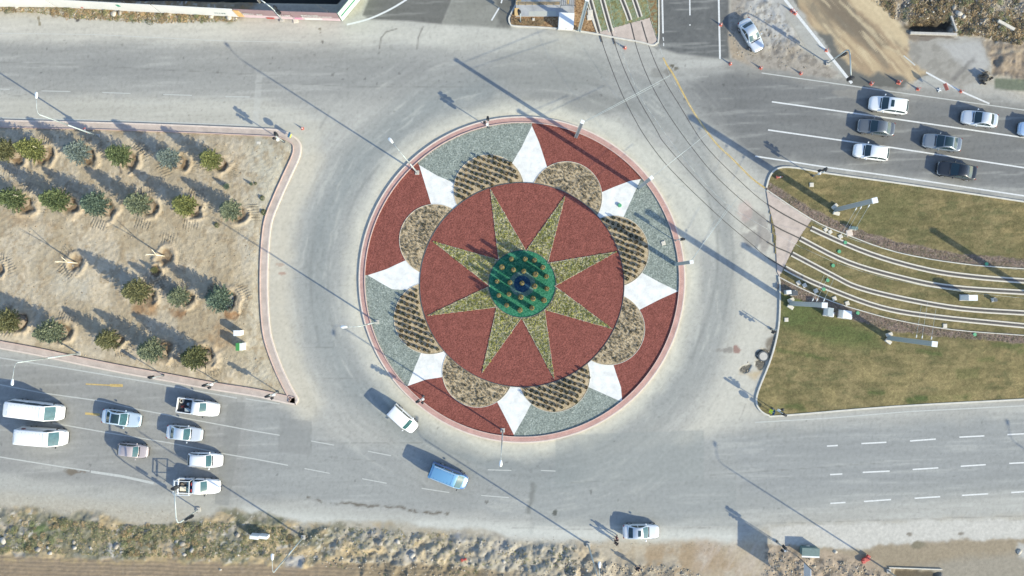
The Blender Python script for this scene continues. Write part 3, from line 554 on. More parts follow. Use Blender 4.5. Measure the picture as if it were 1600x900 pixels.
RAILS = [[(991, 0), (1000, 27), (1012, 67), (1032, 115), (1062, 165), (1100, 225), (1150, 277), (1200, 320), (1267, 357), (1360, 397), (1450, 422), (1525, 433), (1600, 439)],
         [(972, 0), (984, 32), (995, 75), (1012, 120), (1037, 167), (1077, 225), (1125, 282), (1200, 346), (1250, 373), (1325, 410), (1412, 435), (1487, 449), (1600, 457)],
         [(941, 0), (955, 50), (972, 100), (995, 150), (1025, 202), (1039, 225), (1087, 279), (1137, 330), (1200, 379), (1237, 397), (1300, 430), (1340, 449), (1412, 467), (1500, 482), (1600, 489)],
         [(922, 0), (936, 50), (950, 92), (972, 147), (995, 192), (1016, 225), (1050, 267), (1120, 335), (1175, 382), (1200, 403), (1245, 429), (1292, 450), (1375, 480), (1462, 495), (1600, 509)]]
RAILX = [[(973, -60)]+smooth(RAILS[0], False, 5)+[(1800, 452), (2080, 470)], [(954, -60)]+smooth(RAILS[1], False, 5)+[(1800, 470), (2080, 488)],
         [(923, -60)]+smooth(RAILS[2], False, 5)+[(1800, 502), (2080, 520)], [(904, -60)]+smooth(RAILS[3], False, 5)+[(1800, 522), (2080, 540)]]
S1 = [(1198, 297), (1268, 343), (1320, 366), (1400, 394), (1500, 412), (1600, 420), (1800, 434), (2080, 450)]      # thin edging along the planted strips
S2 = [(1217, 433), (1240, 445), (1270, 459), (1305, 473), (1340, 484), (1400, 500), (1487, 515), (1600, 524), (1800, 537), (2080, 553)]
up = S1+[(p[0], p[1]-15) for p in S1[::-1]]; dn = S2+[(p[0]-4, p[1]+(17 if p[0] < 1450 else 12)) for p in S2[::-1]]
for p in (up, dn):
    m = soft(p, 1.5); L.mix(m, (164, 146, 134), .95); L.mix(m*sstep(.5, .62, n4), (130, 112, 100), .6)
L.mix(sstep(.5, .62, fbm(U*.25, V*1.4, 10, 69)), (112, 108, 72), .4); L.mul(.92*(1+.34*(n4-.5)))
LH = .085+(n3-.5)*.03
track = 1-sstep(8, 12, np.minimum.reduce([dseg(U, V, r) for r in RAILX])); LH = LH*(1-track)+.075*track
bnd = rlc+[]
insl = inside(lGX[:-1, :-1]+.08, lGY[:-1, :-1]+.08, offset(rlc, .1, False))
CROSS = [(1197, 297), (1268, 343), (1252, 366), (1237, 392), (1218, 432), (1214, 425), (1211, 360), (1201, 322)]
insl &= ~inside(lGX[:-1, :-1]+.08, lGY[:-1, :-1]+.08, wpoly(CROSS))
tag(grid_mesh('lawn', ix2, iy2, LH, L.c, insl, M['lawn']), kind='structure', label='patchy dry yellow-green lawn round the tram tracks')
tag(tri(sheet(wpoly(CROSS), .078).build('pavement', M['paverd'])), kind='structure', label='pink paver crossing where the tram tracks enter the lawn')
# top island
TI = [(818, -60), (808, -3), (797, 22), (794, 30), (796, 38), (802, 42), (830, 43.5), (870, 46), (917, 52), (960, 60), (1000, 67), (1018, 72), (1026, 69), (1030, 60), (1030, 0), (1029, -60)]
ti = ccw(wpoly(smooth(TI, False, 3)))
tag(ribbon(ti, 0, .18, .15, -.05, closed=False).build('kerb', M['kerbw'], bevel=.02), kind='structure', label='pale kerb round the island at the top of the photo')
tag(tri(sheet(wpoly([(818, -60), (808, 0), (798, 28), (799, 38), (830, 42), (917, 50), (932, 50), (914, 0), (900, -60)]), .10).build('soil', mat_gravel('brown_bark_mulch', C(128, 96, 66), C(196, 164, 126), 8, .09))), kind='structure', label='brown bark mulch bed on the top island')
ix3 = np.arange(7.5, 18, .14); iy3 = np.arange(28, 40, .14); tGX, tGY = np.meshgrid(ix3, iy3, indexing='ij'); U = tGX*PX+800; V = 450-tGY*PX; wU, wV = U, V
n2 = fbm(U, V, 20, 71); n4 = vnoise(U, V, 2.6, 72); T = Field((150, 142, 100)); T.mix(sstep(.45, .6, n2), (124, 126, 84), .8)
GR = [(905, -60), (924, 8), (938, 51), (1012, 27), (1000, -8), (988, -60)]
T.mix(soft([(1000, -60), (1016, 28), (1027, 60), (1027, -60)], 1), (148, 118, 84), .9); T.mix(1-sstep(-1, 1, sdf(U, V, [(910, -60), (930, 5), (1000, -3), (1000, -60)]))*sstep(.5, .6, n4), (150, 176, 150), .5)
T.mul(1+.3*(n4-.5)); inst = inside(tGX[:-1, :-1]+.07, tGY[:-1, :-1]+.07, wpoly([(896, -60), (920, 12), (932, 51), (1015, 28), (1026, 60), (1029, 55), (1029, -60)]))
tag(grid_mesh('lawn', ix3, iy3, np.full(U.shape, .09)+(n4-.5)*.02, T.c, inst, M['lawn']), kind='structure', label='dry grass between the tram rails at the top of the photo')
tag(tri(sheet(wpoly([(932, 51), (1015, 28), (1026, 62), (1024, 68), (1018, 70), (1000, 66), (960, 58.5), (920, 51.5)]), .082).build('pavement', M['paverd'])), kind='structure', label='pink paver crossing of the tram tracks on the top island')
U, V, wU, wV = oldUV

# ------------------------------------------------------------------ tram rails
def clipx(path, f): return [p for p in path if f(p)]
for i, rp in enumerate(RAILX):
    o = empty('tram_rail', P(*rp[len(rp)//2]), 0, ['outermost tram rail of the curve, nearest the big steel mast on the lawn', 'second tram rail from the outside of the curve', 'third tram rail from the outside of the curve', 'innermost tram rail, closest to the roundabout kerb'][i], 'rail', 'curving tram rails')
    off = Vector(o.location)
    def put(mb, name, mat):
        b = mb.build(name, mat, o); b.location = -off; return b
    put(line_strip(rp, .065, .011), 'groove', M['groove'])
    a = clipx(rp, lambda p: p[1] < (47-(i == 0)*16-(i == 1)*10 if i < 2 else 51)); b_ = clipx(rp, lambda p: p[0] > (1262, 1246, 1236, 1222)[i] and p[1] > 300)
    for seg in (a, b_):
        put(line_strip(seg, .30, .116, .1), 'rail_bed', M['groove']); put(line_strip(seg, .07, .150, .06), 'rail_head', M['rail'])
        w = [P(*p)[:2] for p in seg]
        for s in (-1, 1):
            q = offset(w, s*.235, False); put(line_strip([(x*PX+800, 450-y*PX) for x, y in q], .16, .125, .12), 'concrete_edging', M['concw'])
    c = clipx(rp, lambda p: p[1] >= 46 and p[0] <= 1226)
    put(line_strip(c, .035, .018, .006), 'rail_head', M['rail'])
    cr = [p for p in rp if 1196 < p[0] < 1270 and p[1] > 290 or 28 < p[1] < 72]
    for sg in ([p for p in cr if p[1] > 290], [p for p in cr if p[1] < 72]):
        if len(sg) > 1: put(line_strip(sg, .16, .088), 'groove', M['groove']); put(line_strip(sg, .06, .094, .004), 'rail_head', M['rail'])
for s_, w_ in ((S1, .11), (S2, .11)):
    tag(line_strip(smooth(s_, False, 4), w_, .17, .15).build('edging', M['kerbw']), kind='structure', label='thin pale edging between lawn and planted strip')
tag(line_strip([(905, -60), (914, 0), (933, 52)], .12, .17, .15).build('edging', M['kerbw']), kind='structure', label='thin pale edging beside the tram lawn at the top')

# ------------------------------------------------------------------ painted markings
def mark(pts, w, mat='paint', z=.005, sm=False): return line_strip(smooth(pts, False, 5) if sm else pts, w, z)
def marking(label, lst, mat, z=.005):
    mb = MB()
    for pts, w in lst:
        m = mark(pts, w); mb.add([(x, y, z) for x, y, _ in m.v], m.f)
    return tag(mb.build('road_marking', M[mat]), kind='structure', label=label)
marking('white lane lines across the three-lane road with queueing cars', [([(1206, 159), (1400, 186), (1600, 215), (1900, 262)], .17), ([(1200, 203), (1390, 230), (1600, 262), (1900, 306)], .17), ([(1180, 244), (1290, 261), (1400, 276), (1600, 306), (1900, 350)], .17)], 'paint')
marking('faded white edge line beside the traffic cones', [([(1190, 114), (1350, 137), (1600, 172), (1900, 214)], .12)], 'paintw')
marking('white line on the road to the building site', [([(1205, -40), (1227, 0), (1331, 130)], .34), ([(1447, 113), (1500, 142), (1546, 162)], .2)], 'paint')
marking('faded part of the site road line', [([(1412, 87), (1430, 102)], .15)], 'paintw')
marking('white curved line on fresh asphalt at the top', [(smooth([(542, 38.5), (575, 30), (605, 17), (634, 0), (660, -20)], False, 6), .22)], 'paint')
marking('white lines on the short side road at the top', [([(1034, -60), (1035, 10), (1036, 52)], .2), ([(1077, -60), (1078, 24)], .16), ([(1078, 38), (1078, 40)], .16), ([(1122, -60), (1123, 0), (1125, 92)], .22), ([(788, -12), (783, 5)], .16), ([(780, 12), (768, 32)], .18), ([(1036, 58), (1037, 64)], .1), ([(1037, 67), (1037, 72)], .1)], 'paint')
dash = []
for row in ([(1292, 697), (1309, 696), (1346, 693), (1385, 691), (1422, 689), (1462, 686), (1499, 683), (1538, 681), (1574, 679), (1614, 677)],
            [(1297, 741.5), (1316, 740.5), (1348, 738), (1390, 736), (1426, 733.5), (1466, 731), (1501, 728.5), (1540, 726), (1577, 724), (1617, 722)],
            [(1297.5, 786.5), (1321, 785), (1350, 783.5), (1392, 780.5), (1429, 778.5), (1469, 776), (1503, 774), (1544, 771.5), (1580, 769.5), (1620, 767)]):
    for k in range(0, 10, 2): dash.append(([row[k], row[k+1]], .16))
marking('rows of white lane dashes on the wide lower right road', dash, 'paint')
marking('worn white lines on the lower left road', [([(-200, 522), (0, 559), (125, 579), (250, 600), (370, 622)], .14), ([(384, 623), (437, 631)], .12), ([(-150, 570), (0, 601), (67, 614), (160, 627), (217, 640), (400, 674), (437, 680)], .13), ([(82, 661), (162, 675), (265, 692), (350, 709), (400, 717.5), (450, 727)], .13),
                              ([(-150, 690), (0, 714), (100, 730), (140, 736)], .14), ([(142, 737), (190, 744), (240, 755)], .3)], 'paintw')
marking('short worn white dashes south of the roundabout', [([a, b], .11) for a, b in (((486, 689), (522, 695.5)), ((476, 732), (515, 739.5)), ((566, 748), (604, 755)), ((659, 763), (702, 769.5)), ((752, 774), (795, 777.5)), ((575, 705), (611, 712)), ((762, 734), (799, 735)), ((845, 735), (868, 736)))], 'paintw')
marking('faint white dashes on the upper left road', [([a, b], .10) for a, b in (((0, 139), (15, 140)), ((65, 142), (110, 143)), ((160, 144.5), (204, 146)), ((255, 147.5), (300, 149)), ((352, 151), (390, 151.5)))]+[([(0, 184), (200, 189), (400, 196)], .12), ([(1180, 660), (1300, 653), (1420, 643), (1600, 634), (1800, 622)], .12), ([(0, 52), (150, 54), (350, 64), (470, 66)], .08)], 'paintw')
marking('yellow line curving beside the tram tracks', [(smooth([(1036, 90), (1043, 103), (1053, 118), (1075, 160), (1097, 195), (1120, 225), (1145, 249), (1175, 279), (1196, 294)], False, 4), .2)], 'painty')
marking('yellow arrows on the lower left road', [([(134, 600), (172, 602)], .16), ([(172, 602), (192, 602.5)], .34), ([(133, 646), (156, 648)], .28)], 'painty')
# ------------------------------------------------------------------ the roundabout garden
RC = P(815.5, 437)[:2]; IC = P(815.5, 445)[:2]
def circ(c, r, n=160, a0=0, a1=2*math.pi): return [(c[0]+r*math.cos(a0+(a1-a0)*i/n), c[1]+r*math.sin(a0+(a1-a0)*i/n)) for i in range(n if a1-a0 > 6.28 else n+1)]
garden = empty('roundabout_garden', (RC[0], RC[1], 0), 0, 'round planted roundabout island with star and petal beds in red, grey and white gravel', 'roundabout')
def gput(mb, name, mat, bevel=0, label=None):
    o = mb.build(name, mat, garden, bevel=bevel); o.location = (-RC[0], -RC[1], 0)
    if label: o['label'] = label
    return o
oc = circ(RC, 255/PX)
gput(ribbon(oc, 0, .17, .18, -.02), 'kerb', M['kerb'], .02); gput(ribbon(oc, .174, .70, .168, -.02), 'paver_ring', M['paver']); gput(ribbon(oc, .70, .79, .26, -.02), 'inner_edging', M['kerbr'])
tips = [(831, 197), (1001, 280), (1059, 455), (972, 628), (803, 679), (637, 603), (575, 430), (655, 258)]
def ang(p, c): q = P(*p); return math.atan2(q[1]-c[1], q[0]-c[0])
base_ = gput(MB().prism(circ(RC, 254.5/PX-.79, 120), -.02, .115), 'bed_base', M['bedsoil'])
RI = 255/PX-.79
for k in range(8):
    a1 = ang(tips[k], RC); a0 = ang(tips[(k+1) % 8], RC)
    while a0 > a1: a0 -= 2*math.pi
    b1 = ang(tips[k], IC); b0 = ang(tips[(k+1) % 8], IC)
    while b0 > b1: b0 -= 2*math.pi
    poly = [(RC[0]+RI*math.cos(a0+(a1-a0)*i/24), RC[1]+RI*math.sin(a0+(a1-a0)*i/24)) for i in range(25)]+[(IC[0]+10*math.cos(b1+(b0-b1)*i/12), IC[1]+10*math.sin(b1+(b0-b1)*i/12)) for i in range(13)]
    tri(gput(sheet(poly, .120), 'red_gravel' if k % 2 == 0 else 'grey_gravel', M['redg'] if k % 2 == 0 else M['greyg']))
KITES = [[(831, 197), (842, 222), (848, 240), (851, 258), (835, 274), (825, 286), (812, 270), (804, 252), (815, 230)],
         [(1001, 280), (984, 283), (960, 292), (941, 303), (934, 320), (938, 337), (956, 338), (972, 340), (985, 315)],
         [(1059, 455), (1030, 441), (1007, 430), (995, 438), (975, 453), (984, 462), (1001, 482), (1030, 468)],
         [(972, 628), (945, 616), (921, 604), (915, 585), (919, 565), (938, 570), (956, 569), (962, 582), (970, 605)],
         [(803, 679), (791, 655), (780, 632), (795, 618), (807, 606), (818, 618), (826, 634), (817, 655)],
         [(637, 603), (648, 575), (660, 551), (676, 552), (694, 551), (694, 570), (691, 589), (665, 593)],
         [(575, 430), (603, 421), (631, 410), (645, 420), (656, 434), (640, 446), (613, 452), (595, 442)],
         [(655, 258), (682, 274), (710, 289), (712, 310), (710, 324), (695, 322), (676, 320), (668, 300), (663, 284)]]
def grow(k):
    out = [k[0]]
    far = min(range(len(k)), key=lambda i: math.hypot(k[i][0]-815.5, k[i][1]-445))
    for i, (x, y) in enumerate(k[1:], 1):
        dx, dy = 0, 0
        if i == far: q = math.hypot(x-815.5, y-445); dx, dy = (815.5-x)/q*14, (445-y)/q*14
        else:
            for px_, py_, r, _ in PET:
                q = math.hypot(x-px_, y-py_)
                if abs(q-r) < 9: dx, dy = (px_-x)/q*9, (py_-y)/q*9
        out.append((x+dx, y+dy))
    return out
PET = [(764, 297, 55.5, 1), (885, 308.5, 56, 0), (958, 393, 56, 1), (951, 514, 56.5, 0), (866, 588, 56, 1), (747, 580.5, 56, 0), (672, 497, 56.5, 1), (680, 375, 56, 0)]
for k in map(grow, KITES): tri(gput(sheet(ccw(wpoly(k)), .126), 'white_gravel', M['whiteg']))
PET = [(764, 297, 55.5, 1), (885, 308.5, 56, 0), (958, 393, 56, 1), (951, 514, 56.5, 0), (866, 588, 56, 1), (747, 580.5, 56, 0), (672, 497, 56.5, 1), (680, 375, 56, 0)]
for x, y, r, d in PET:
    c = P(x, y)[:2]; tri(gput(sheet(circ(c, r/PX, 64), .132), 'petal_bed', M['bedsoil'])); aa = [(c[0]+r/PX*math.cos(q), c[1]+r/PX*math.sin(q)) for q in np.linspace(0, 6.283, 121)[:-1]]; okk = [math.hypot(p[0]-IC[0], p[1]-IC[1]) > 159.5/PX-.05 for p in aa]; st = next(i for i in range(120) if okk[i] and not okk[i-1]); arc = [aa[(st+i) % 120] for i in range(120) if okk[(st+i) % 120]]
    gput(ribbon(arc, 0, .05, .165, .12, False), 'petal_edging', M['concw'])
IR = 159.5/PX
tri(gput(sheet(circ(IC, IR, 128), .138), 'red_gravel_disc', M['redg'])); gput(ribbon(circ(IC, IR, 128), -.03, .04, .19, .12), 'disc_edging', M['steeld'])
STAR = [(766, 295), (822, 392), (883, 306), (856, 411), (964, 393), (867, 447), (957, 514), (851, 484), (866, 592), (815, 497), (753, 583), (776, 480), (668, 493), (765, 447), (676, 377), (779, 406)]
tri(gput(sheet(ccw(wpoly(STAR)), .143), 'star_bed', M['starg'])); gput(ribbon(ccw(wpoly(STAR)), 0, .04, .20, .13), 'star_edging', M['concw'])
DC = P(816, 443.5)[:2]
tri(gput(sheet(circ(DC, 52.5/PX, 96), .149), 'green_gravel_disc', M['greeng'])); gput(ribbon(circ(DC, 52.5/PX, 96), -.03, .03, .20, .13), 'disc_edging', M['steeld'])
tri(gput(sheet(circ(DC, 20/PX, 48), .154), 'lavender_gravel_ring', M['lavg'])); tri(gput(sheet(circ(DC, 13/PX, 48), .159), 'shadow_blue_centre', M['bluetone']))  # blue disc paints the shadowed tone of the lavender centre

# ------------------------------------------------------------------ instanced small stuff, merged in numpy
def tpl_tuft(n=9, w=.16, lean=.55, seed=0):
    r = np.random.default_rng(seed); V = []; F_ = []
    for i in range(n):
        a = r.uniform(0, 6.28); t = r.uniform(.1, lean); h = r.uniform(.6, 1); bx, by = r.uniform(-.3, .3, 2); p = np.array([math.cos(a), math.sin(a)]); q = np.array([-p[1], p[0]])*w
        tip = np.array([bx, by])+p*t*1.6; k = len(V); V += [(bx-q[0], by-q[1], 0), (bx+q[0], by+q[1], 0), (bx+p[0]*t*.7+q[0]*1.3, by+p[1]*t*.7+q[1]*1.3, h*.65), (bx+p[0]*t*.7-q[0]*1.3, by+p[1]*t*.7-q[1]*1.3, h*.65), (tip[0], tip[1], h)]
        F_ += [(k, k+1, k+2), (k, k+2, k+3), (k+3, k+2, k+4)]
    return np.array(V), np.array(F_)
def tpl_bush(n=46, seed=0, leaf=.22, col_=False):
    r = np.random.default_rng(seed); V = []; F_ = []
    for i in range(n):
        u = r.uniform(-.05, 1); a = r.uniform(0, 6.28); rad = math.sqrt(max(0, 1-u*u)) if not col_ else 1-.35*u*u; rr = r.uniform(.55, 1)**.6
        c = np.array([math.cos(a)*rad*rr, math.sin(a)*rad*rr, max(.03, u*rr if not col_ else u)])
        d1 = r.normal(size=3); d1 /= np.linalg.norm(d1); d2 = np.cross(d1, r.normal(size=3)); d2 /= np.linalg.norm(d2); s = leaf*r.uniform(.6, 1.3)
        if col_: d1 = d1*np.array([1, 1, .35]); d2 = d2*np.array([1, 1, .35])
        k = len(V); V += list(map(tuple, (c-d1*s, c+d2*s*.6, c+d1*s, c-d2*s*.6))); F_ += [(k, k+1, k+2), (k, k+2, k+3)]
    return np.array(V), np.array(F_)
def tpl_rock(seed=0):
    r = np.random.default_rng(seed); bm = bmesh.new(); bmesh.ops.create_icosphere(bm, subdivisions=1, radius=1)
    V = np.array([v.co[:] for v in bm.verts]); F_ = np.array([[v.index for v in f.verts] for f in bm.faces]); bm.free()
    V = V*(1+r.uniform(-.32, .25, (len(V), 1))); V[:, 2] = V[:, 2]*.7+.25; return V, F_
TUFT = [tpl_tuft(seed=i) for i in range(4)]; BUSH = [tpl_bush(seed=i) for i in range(4)]; ROCK = [tpl_rock(i) for i in range(5)]
def scatter(name, pos, size, tpls, cols, mat, parent=None, hs=1.0, cj=.18, smooth=False, seed=1, aniso=.25):
    """pos (n,3), size (n,), cols list of rgb albedo"""
    r = np.random.default_rng(seed); Vs = []; Fs = []; Cs = []; n0 = 0; pos = np.asarray(pos, float); size = np.asarray(size, float); which = r.integers(0, len(tpls), len(pos)); cols = np.asarray(cols, float)
    for t, (tv, tf) in enumerate(tpls):
        idx = np.nonzero(which == t)[0]
        if not len(idx): continue
        n = len(idx); a = r.uniform(0, 6.283, n); ca, sa = np.cos(a)[:, None], np.sin(a)[:, None]; sx = size[idx][:, None]*(1+r.uniform(-aniso, aniso, (n, 1))); sy = size[idx][:, None]*(1+r.uniform(-aniso, aniso, (n, 1))); sz = size[idx][:, None]*hs*(1+r.uniform(-.3, .3, (n, 1)))
        x = tv[None, :, 0]*sx; y = tv[None, :, 1]*sy
        vv = np.stack([x*ca-y*sa+pos[idx, 0][:, None], x*sa+y*ca+pos[idx, 1][:, None], tv[None, :, 2]*sz+pos[idx, 2][:, None]], 2).reshape(-1, 3)
        ff = (tf[None]+(np.arange(n)*len(tv))[:, None, None]).reshape(-1, 3)+n0
        c = cols[r.integers(0, len(cols), n)]*(1+r.uniform(-cj, cj, (n, 1))); cc = np.repeat(c, len(tv), 0)*(1+r.uniform(-.12, .12, (n*len(tv), 1)))
        Vs.append(vv); Fs.append(ff); Cs.append(cc); n0 += len(vv)
    return raw_mesh(name, np.concatenate(Vs), np.concatenate(Fs), np.clip(np.concatenate(Cs), 0, .8), mat, parent, smooth)
def pts_in(poly, n, seed=0, zf=None, z=0.0, keep=None):
    r = np.random.default_rng(seed); a = np.array(poly); out = np.zeros((0, 2))
    while len(out) < n:
        p = np.stack([r.uniform(a[:, 0].min(), a[:, 0].max(), n*2), r.uniform(a[:, 1].min(), a[:, 1].max(), n*2)], 1); m = inside(p[:, 0], p[:, 1], poly)
        if keep is not None: m &= keep(p[:, 0], p[:, 1])
        if not m.any(): break
        out = np.concatenate([out, p[m]])
    out = out[:n]; zz = zf(out[:, 0], out[:, 1]) if zf else np.full(len(out), z)
    return np.stack([(out[:, 0]-800)/PX, (450-out[:, 1])/PX, zz], 1)
# star bed and pale petals: dense low cover nobody could count
poss = np.concatenate([pts_in([STAR[(2*k-1) % 16], STAR[2*k], STAR[(2*k+1) % 16], (816, 444)], 900, 80+k, z=.145, keep=lambda x, y: np.hypot(x-816, y-443.5) > 54) for k in range(8)])
tag(scatter('ground_cover_plants', poss, rng.uniform(.06, .12, len(poss)), BUSH, [LF(166, 166, 84), LF(206, 200, 166), LF(124, 130, 70), LF(216, 210, 180), LF(104, 112, 62), LF(150, 150, 90), LF(190, 188, 90), LF(170, 164, 136)], M['leaf'], hs=1.1), 'dense low yellow-green and cream plants filling the star bed', 'plants', kind='stuff')
poss = np.concatenate([pts_in(circ((x, y), r-2, 40), 560, 90+i, z=.134, keep=lambda X, Y: np.hypot(X-815.5, Y-445) > 161) for i, (x, y, r, d) in enumerate(PET) if not d])
tag(scatter('ground_cover_plants', poss, rng.uniform(.06, .13, len(poss)), BUSH, [C(112, 106, 88), LF(150, 140, 120), C(92, 94, 80), C(124, 116, 96), C(84, 88, 72)], M['leaf'], hs=1.2), 'thin low grey plants filling the four pale petal beds', 'plants', kind='stuff')
# dark petals: separate small shrubs in rows
protos = []
shrub_cols = [C(70, 78, 54), C(96, 84, 54), C(60, 70, 50)]
for k in range(5):
    v, f = tpl_bush(70, 20+k, .30); cc = np.clip(np.tile(shrub_cols[k % 3], (len(v), 1))*(1+rng.uniform(-.35, .35, (len(v), 1))), 0, 1)
    v = v*np.array([.21, .21, .50]); me_o = raw_mesh('bedding_shrub', v, f, cc, M['leaf']); protos.append(me_o)
ORD = ['first', 'second', 'third', 'fourth', 'fifth', 'sixth', 'seventh', 'eighth', 'ninth', 'tenth', 'eleventh', 'twelfth', 'thirteenth', 'fourteenth', 'fifteenth', 'sixteenth', 'seventeenth']
names = {0: 'upper left', 2: 'right', 4: 'lower right', 6: 'left'}; where = {0: 'above the star', 2: 'to the right of the star', 4: 'below the star', 6: 'to the left of the star'}
cnt = 0; rest = []
for i, (x, y, r, d) in enumerate(PET):
    if not d: continue
    c, s = math.cos(R(20)), math.sin(R(20)); L_ = []
    for a in range(-9, 10):
        for b in range(-9, 10):
            u_ = a*8.7+(b % 2)*2.0; v_ = b*8.3; X = x+u_*c-v_*s+rng.uniform(-.6, .6); Y = y+u_*s+v_*c+rng.uniform(-.5, .5)
            if math.hypot(X-x, Y-y) < r-1.5 and math.hypot(X-815.5, Y-445) > 161.5: L_.append((X, Y, b))
    rows_ = sorted({q[2] for q in L_}); L_.sort(key=lambda q: (q[2], q[0])); seen = {}
    for X, Y, b in L_:
        seen[b] = seen.get(b, 0)+1
        pr = protos[cnt % 5]; o = pr if cnt < 5 else pr.copy()
        if cnt >= 5: col.objects.link(o)
        o.location = P(X, Y, .13); o.rotation_euler = (0, 0, rng.uniform(0, 6)); k = rng.uniform(.78, 1.15); o.scale = (k, k, k)
        tag(o, 'dark shrub, '+ORD[seen[b]-1]+' from left in '+ORD[rows_.index(b)]+' row of the petal bed '+where[i].replace('to the ', '').replace('below the star', 'below star').replace('above the star', 'above star').replace('of the star', 'of star'), 'shrub', 'dark bedding shrubs in the petal bed '+where[i]); cnt += 1
print('bedding shrubs', cnt)
# centre: slim clipped shrubs
v, f = tpl_bush(1100, 40, .13, True); v = v*np.array([.30, .30, 2.25]); gold = LF(150, 140, 96)
cc = np.clip(np.tile(gold, (len(v), 1))*(1+rng.uniform(-.4, .35, (len(v), 1))), 0, 1)
cshr = None
SPOT = ['at the top left of the centre disc', 'at the very top of the centre disc', 'at the top right of the centre disc', 'at the upper right rim of the disc', 'at the upper left rim of the disc', 'at the upper left corner of the blue centre', 'just above the blue centre', 'above right of the blue centre', 'at the right rim above the middle',
        'at the left rim of the centre disc', 'touching the left edge of the blue centre', 'in the middle of the blue centre', 'at the right edge of the blue centre', 'at the right rim level with the middle', 'at the lower left rim of the disc', 'below left of the blue centre', 'just below the blue centre', 'below right of the blue centre',
        'at the lower right rim of the disc', 'at the bottom right rim of the disc', 'at the very bottom of the centre disc', 'at the bottom left of the centre disc']
for n_, (x, y) in enumerate(((380, 220), (520, 220), (615, 232), (700, 305), (283, 303), (400, 330), (505, 343), (625, 375), (738, 397), (235, 447), (365, 460), (488, 465), (617, 497), (742, 522), (252, 590), (355, 577), (475, 608), (600, 622), (712, 640), (588, 718), (467, 740), (332, 690))):
    px, py = 740+x/6.43, 370+y/6.43
    if cshr is None:
        cshr = empty('columnar_shrub'); raw_mesh('foliage', v, f, cc, M['leaf'], cshr); MB().tube((0, 0, 0), (0, 0, 2.0), .17, .08, 8).build('shadow_core', M['wood'], cshr); o = cshr  # solid core added inside the foliage so the shadow falls dense
    else: o = dup(cshr)
    gx, gy = G(px, py, 1.9); o.location = (gx, gy, .15); o.rotation_euler = (0, 0, rng.uniform(0, 6)); k = rng.uniform(.9, 1.1); o.scale = (k, k, k)
    tag(o, 'slim golden shrub '+SPOT[n_], 'shrub', 'upright shrubs in the green centre disc')

# ------------------------------------------------------------------ verge vegetation and rubble (uncountable)
zfg = lambda x, y: zat(x, y)
VB = [(0, 800), (110, 812), (200, 822), (330, 815), (470, 826), (470, 868), (330, 872), (160, 868), (0, 862)]
VB2 = [(470, 824), (620, 824), (800, 848), (900, 856), (900, 900), (600, 900), (470, 880)]
VT = [(0, 4), (85, 4), (110, 12), (180, 20), (370, 22), (370, 34), (250, 36), (120, 30), (60, 20), (0, 18)]
VS = [(1360, 0), (1405, 34), (1484, 28), (1490, 54), (1530, 56), (1600, 74), (1600, 0)]
VL = [(1196, 856), (1250, 870), (1340, 880), (1395, 900), (1190, 900)]
VM = [(880, 866), (985, 884), (1060, 884), (1100, 900), (880, 900)]
VR = [(1142, 10), (1205, 10), (1295, 112), (1200, 100), (1142, 85)]
green = [LF(116, 122, 88), LF(130, 130, 96), LF(152, 142, 108), LF(174, 158, 122), LF(104, 112, 82), LF(122, 118, 96)]; brown = [LF(156, 134, 102), LF(138, 120, 92), LF(176, 154, 120), LF(124, 110, 88)]
p = np.concatenate([pts_in(VB, 5200, 1, zfg, keep=lambda x, y: fbm(x, y, 22, 33) > .44), pts_in(VB2, 900, 2, zfg, keep=lambda x, y: fbm(x, y, 30, 34) > .55)])
tag(scatter('weeds', p, rng.uniform(.05, .17, len(p)), TUFT+BUSH, green, M['leaf'], hs=.5), 'dry green and straw weeds on the verge along the bottom', 'weeds', kind='stuff')
p = np.concatenate([pts_in(VB, 130, 41, zfg, keep=lambda x, y: fbm(x, y, 42, 90) < .5), pts_in(VT, 40, 42, zfg), pts_in(VS, 90, 43, zfg)])
tag(scatter('weeds', p, rng.uniform(.22, .48, len(p)), [tpl_bush(150, 50+i, .13) for i in range(4)], green[:2]+brown[:3]+[LF(92, 96, 72)], M['leaf'], hs=.6), 'larger dry weed clumps scattered over the verges', 'weeds', kind='stuff')
p = pts_in(VT, 1800, 3, zfg); tag(scatter('weeds', p, rng.uniform(.05, .18, len(p)), TUFT+BUSH, brown+green[:2], M['leaf'], hs=.5), 'brown weeds on the verge in the upper left', 'weeds', kind='stuff')
p = np.concatenate([pts_in(VS, 4200, 4, zfg, keep=lambda x, y: fbm(x, y, 22, 35) > .44), pts_in([(1425, 0), (1482, 0), (1486, 34), (1420, 38)], 900, 14, zfg)]); tag(scatter('scrub', p, rng.uniform(.05, .19, len(p)), TUFT+BUSH, brown+[LF(124, 112, 94), LF(140, 136, 100), LF(134, 122, 104)], M['leaf'], hs=.6), 'brown scrub on the rough ground in the upper right', 'scrub', kind='stuff')
pale = [C(186, 176, 158), C(176, 164, 144), C(160, 148, 130), C(206, 200, 188), C(178, 166, 148)]
P_ = []; Z_ = []
for poly, n, s0, s1, sd in ((VB, 1000, .02, .11, 5), (VB2, 2000, .02, .12, 6), (VT, 600, .03, .14, 7), (VS, 1500, .03, .16, 8), (VL, 700, .02, .14, 9), (VM, 700, .02, .14, 10), (VR, 900, .02, .08, 11), ([(1155, 570), (1210, 515), (1214, 545), (1170, 600)], 200, .03, .12, 12), ([(0, 790), (470, 806), (900, 842), (1140, 850), (1140, 862), (880, 858), (470, 824), (0, 800)], 1500, .015, .06, 13)):
    q_ = pts_in(poly, n, sd, zfg); P_.append(q_); r_ = np.random.default_rng(sd); Z_.append(s0+(s1-s0)*r_.random(n)**3)
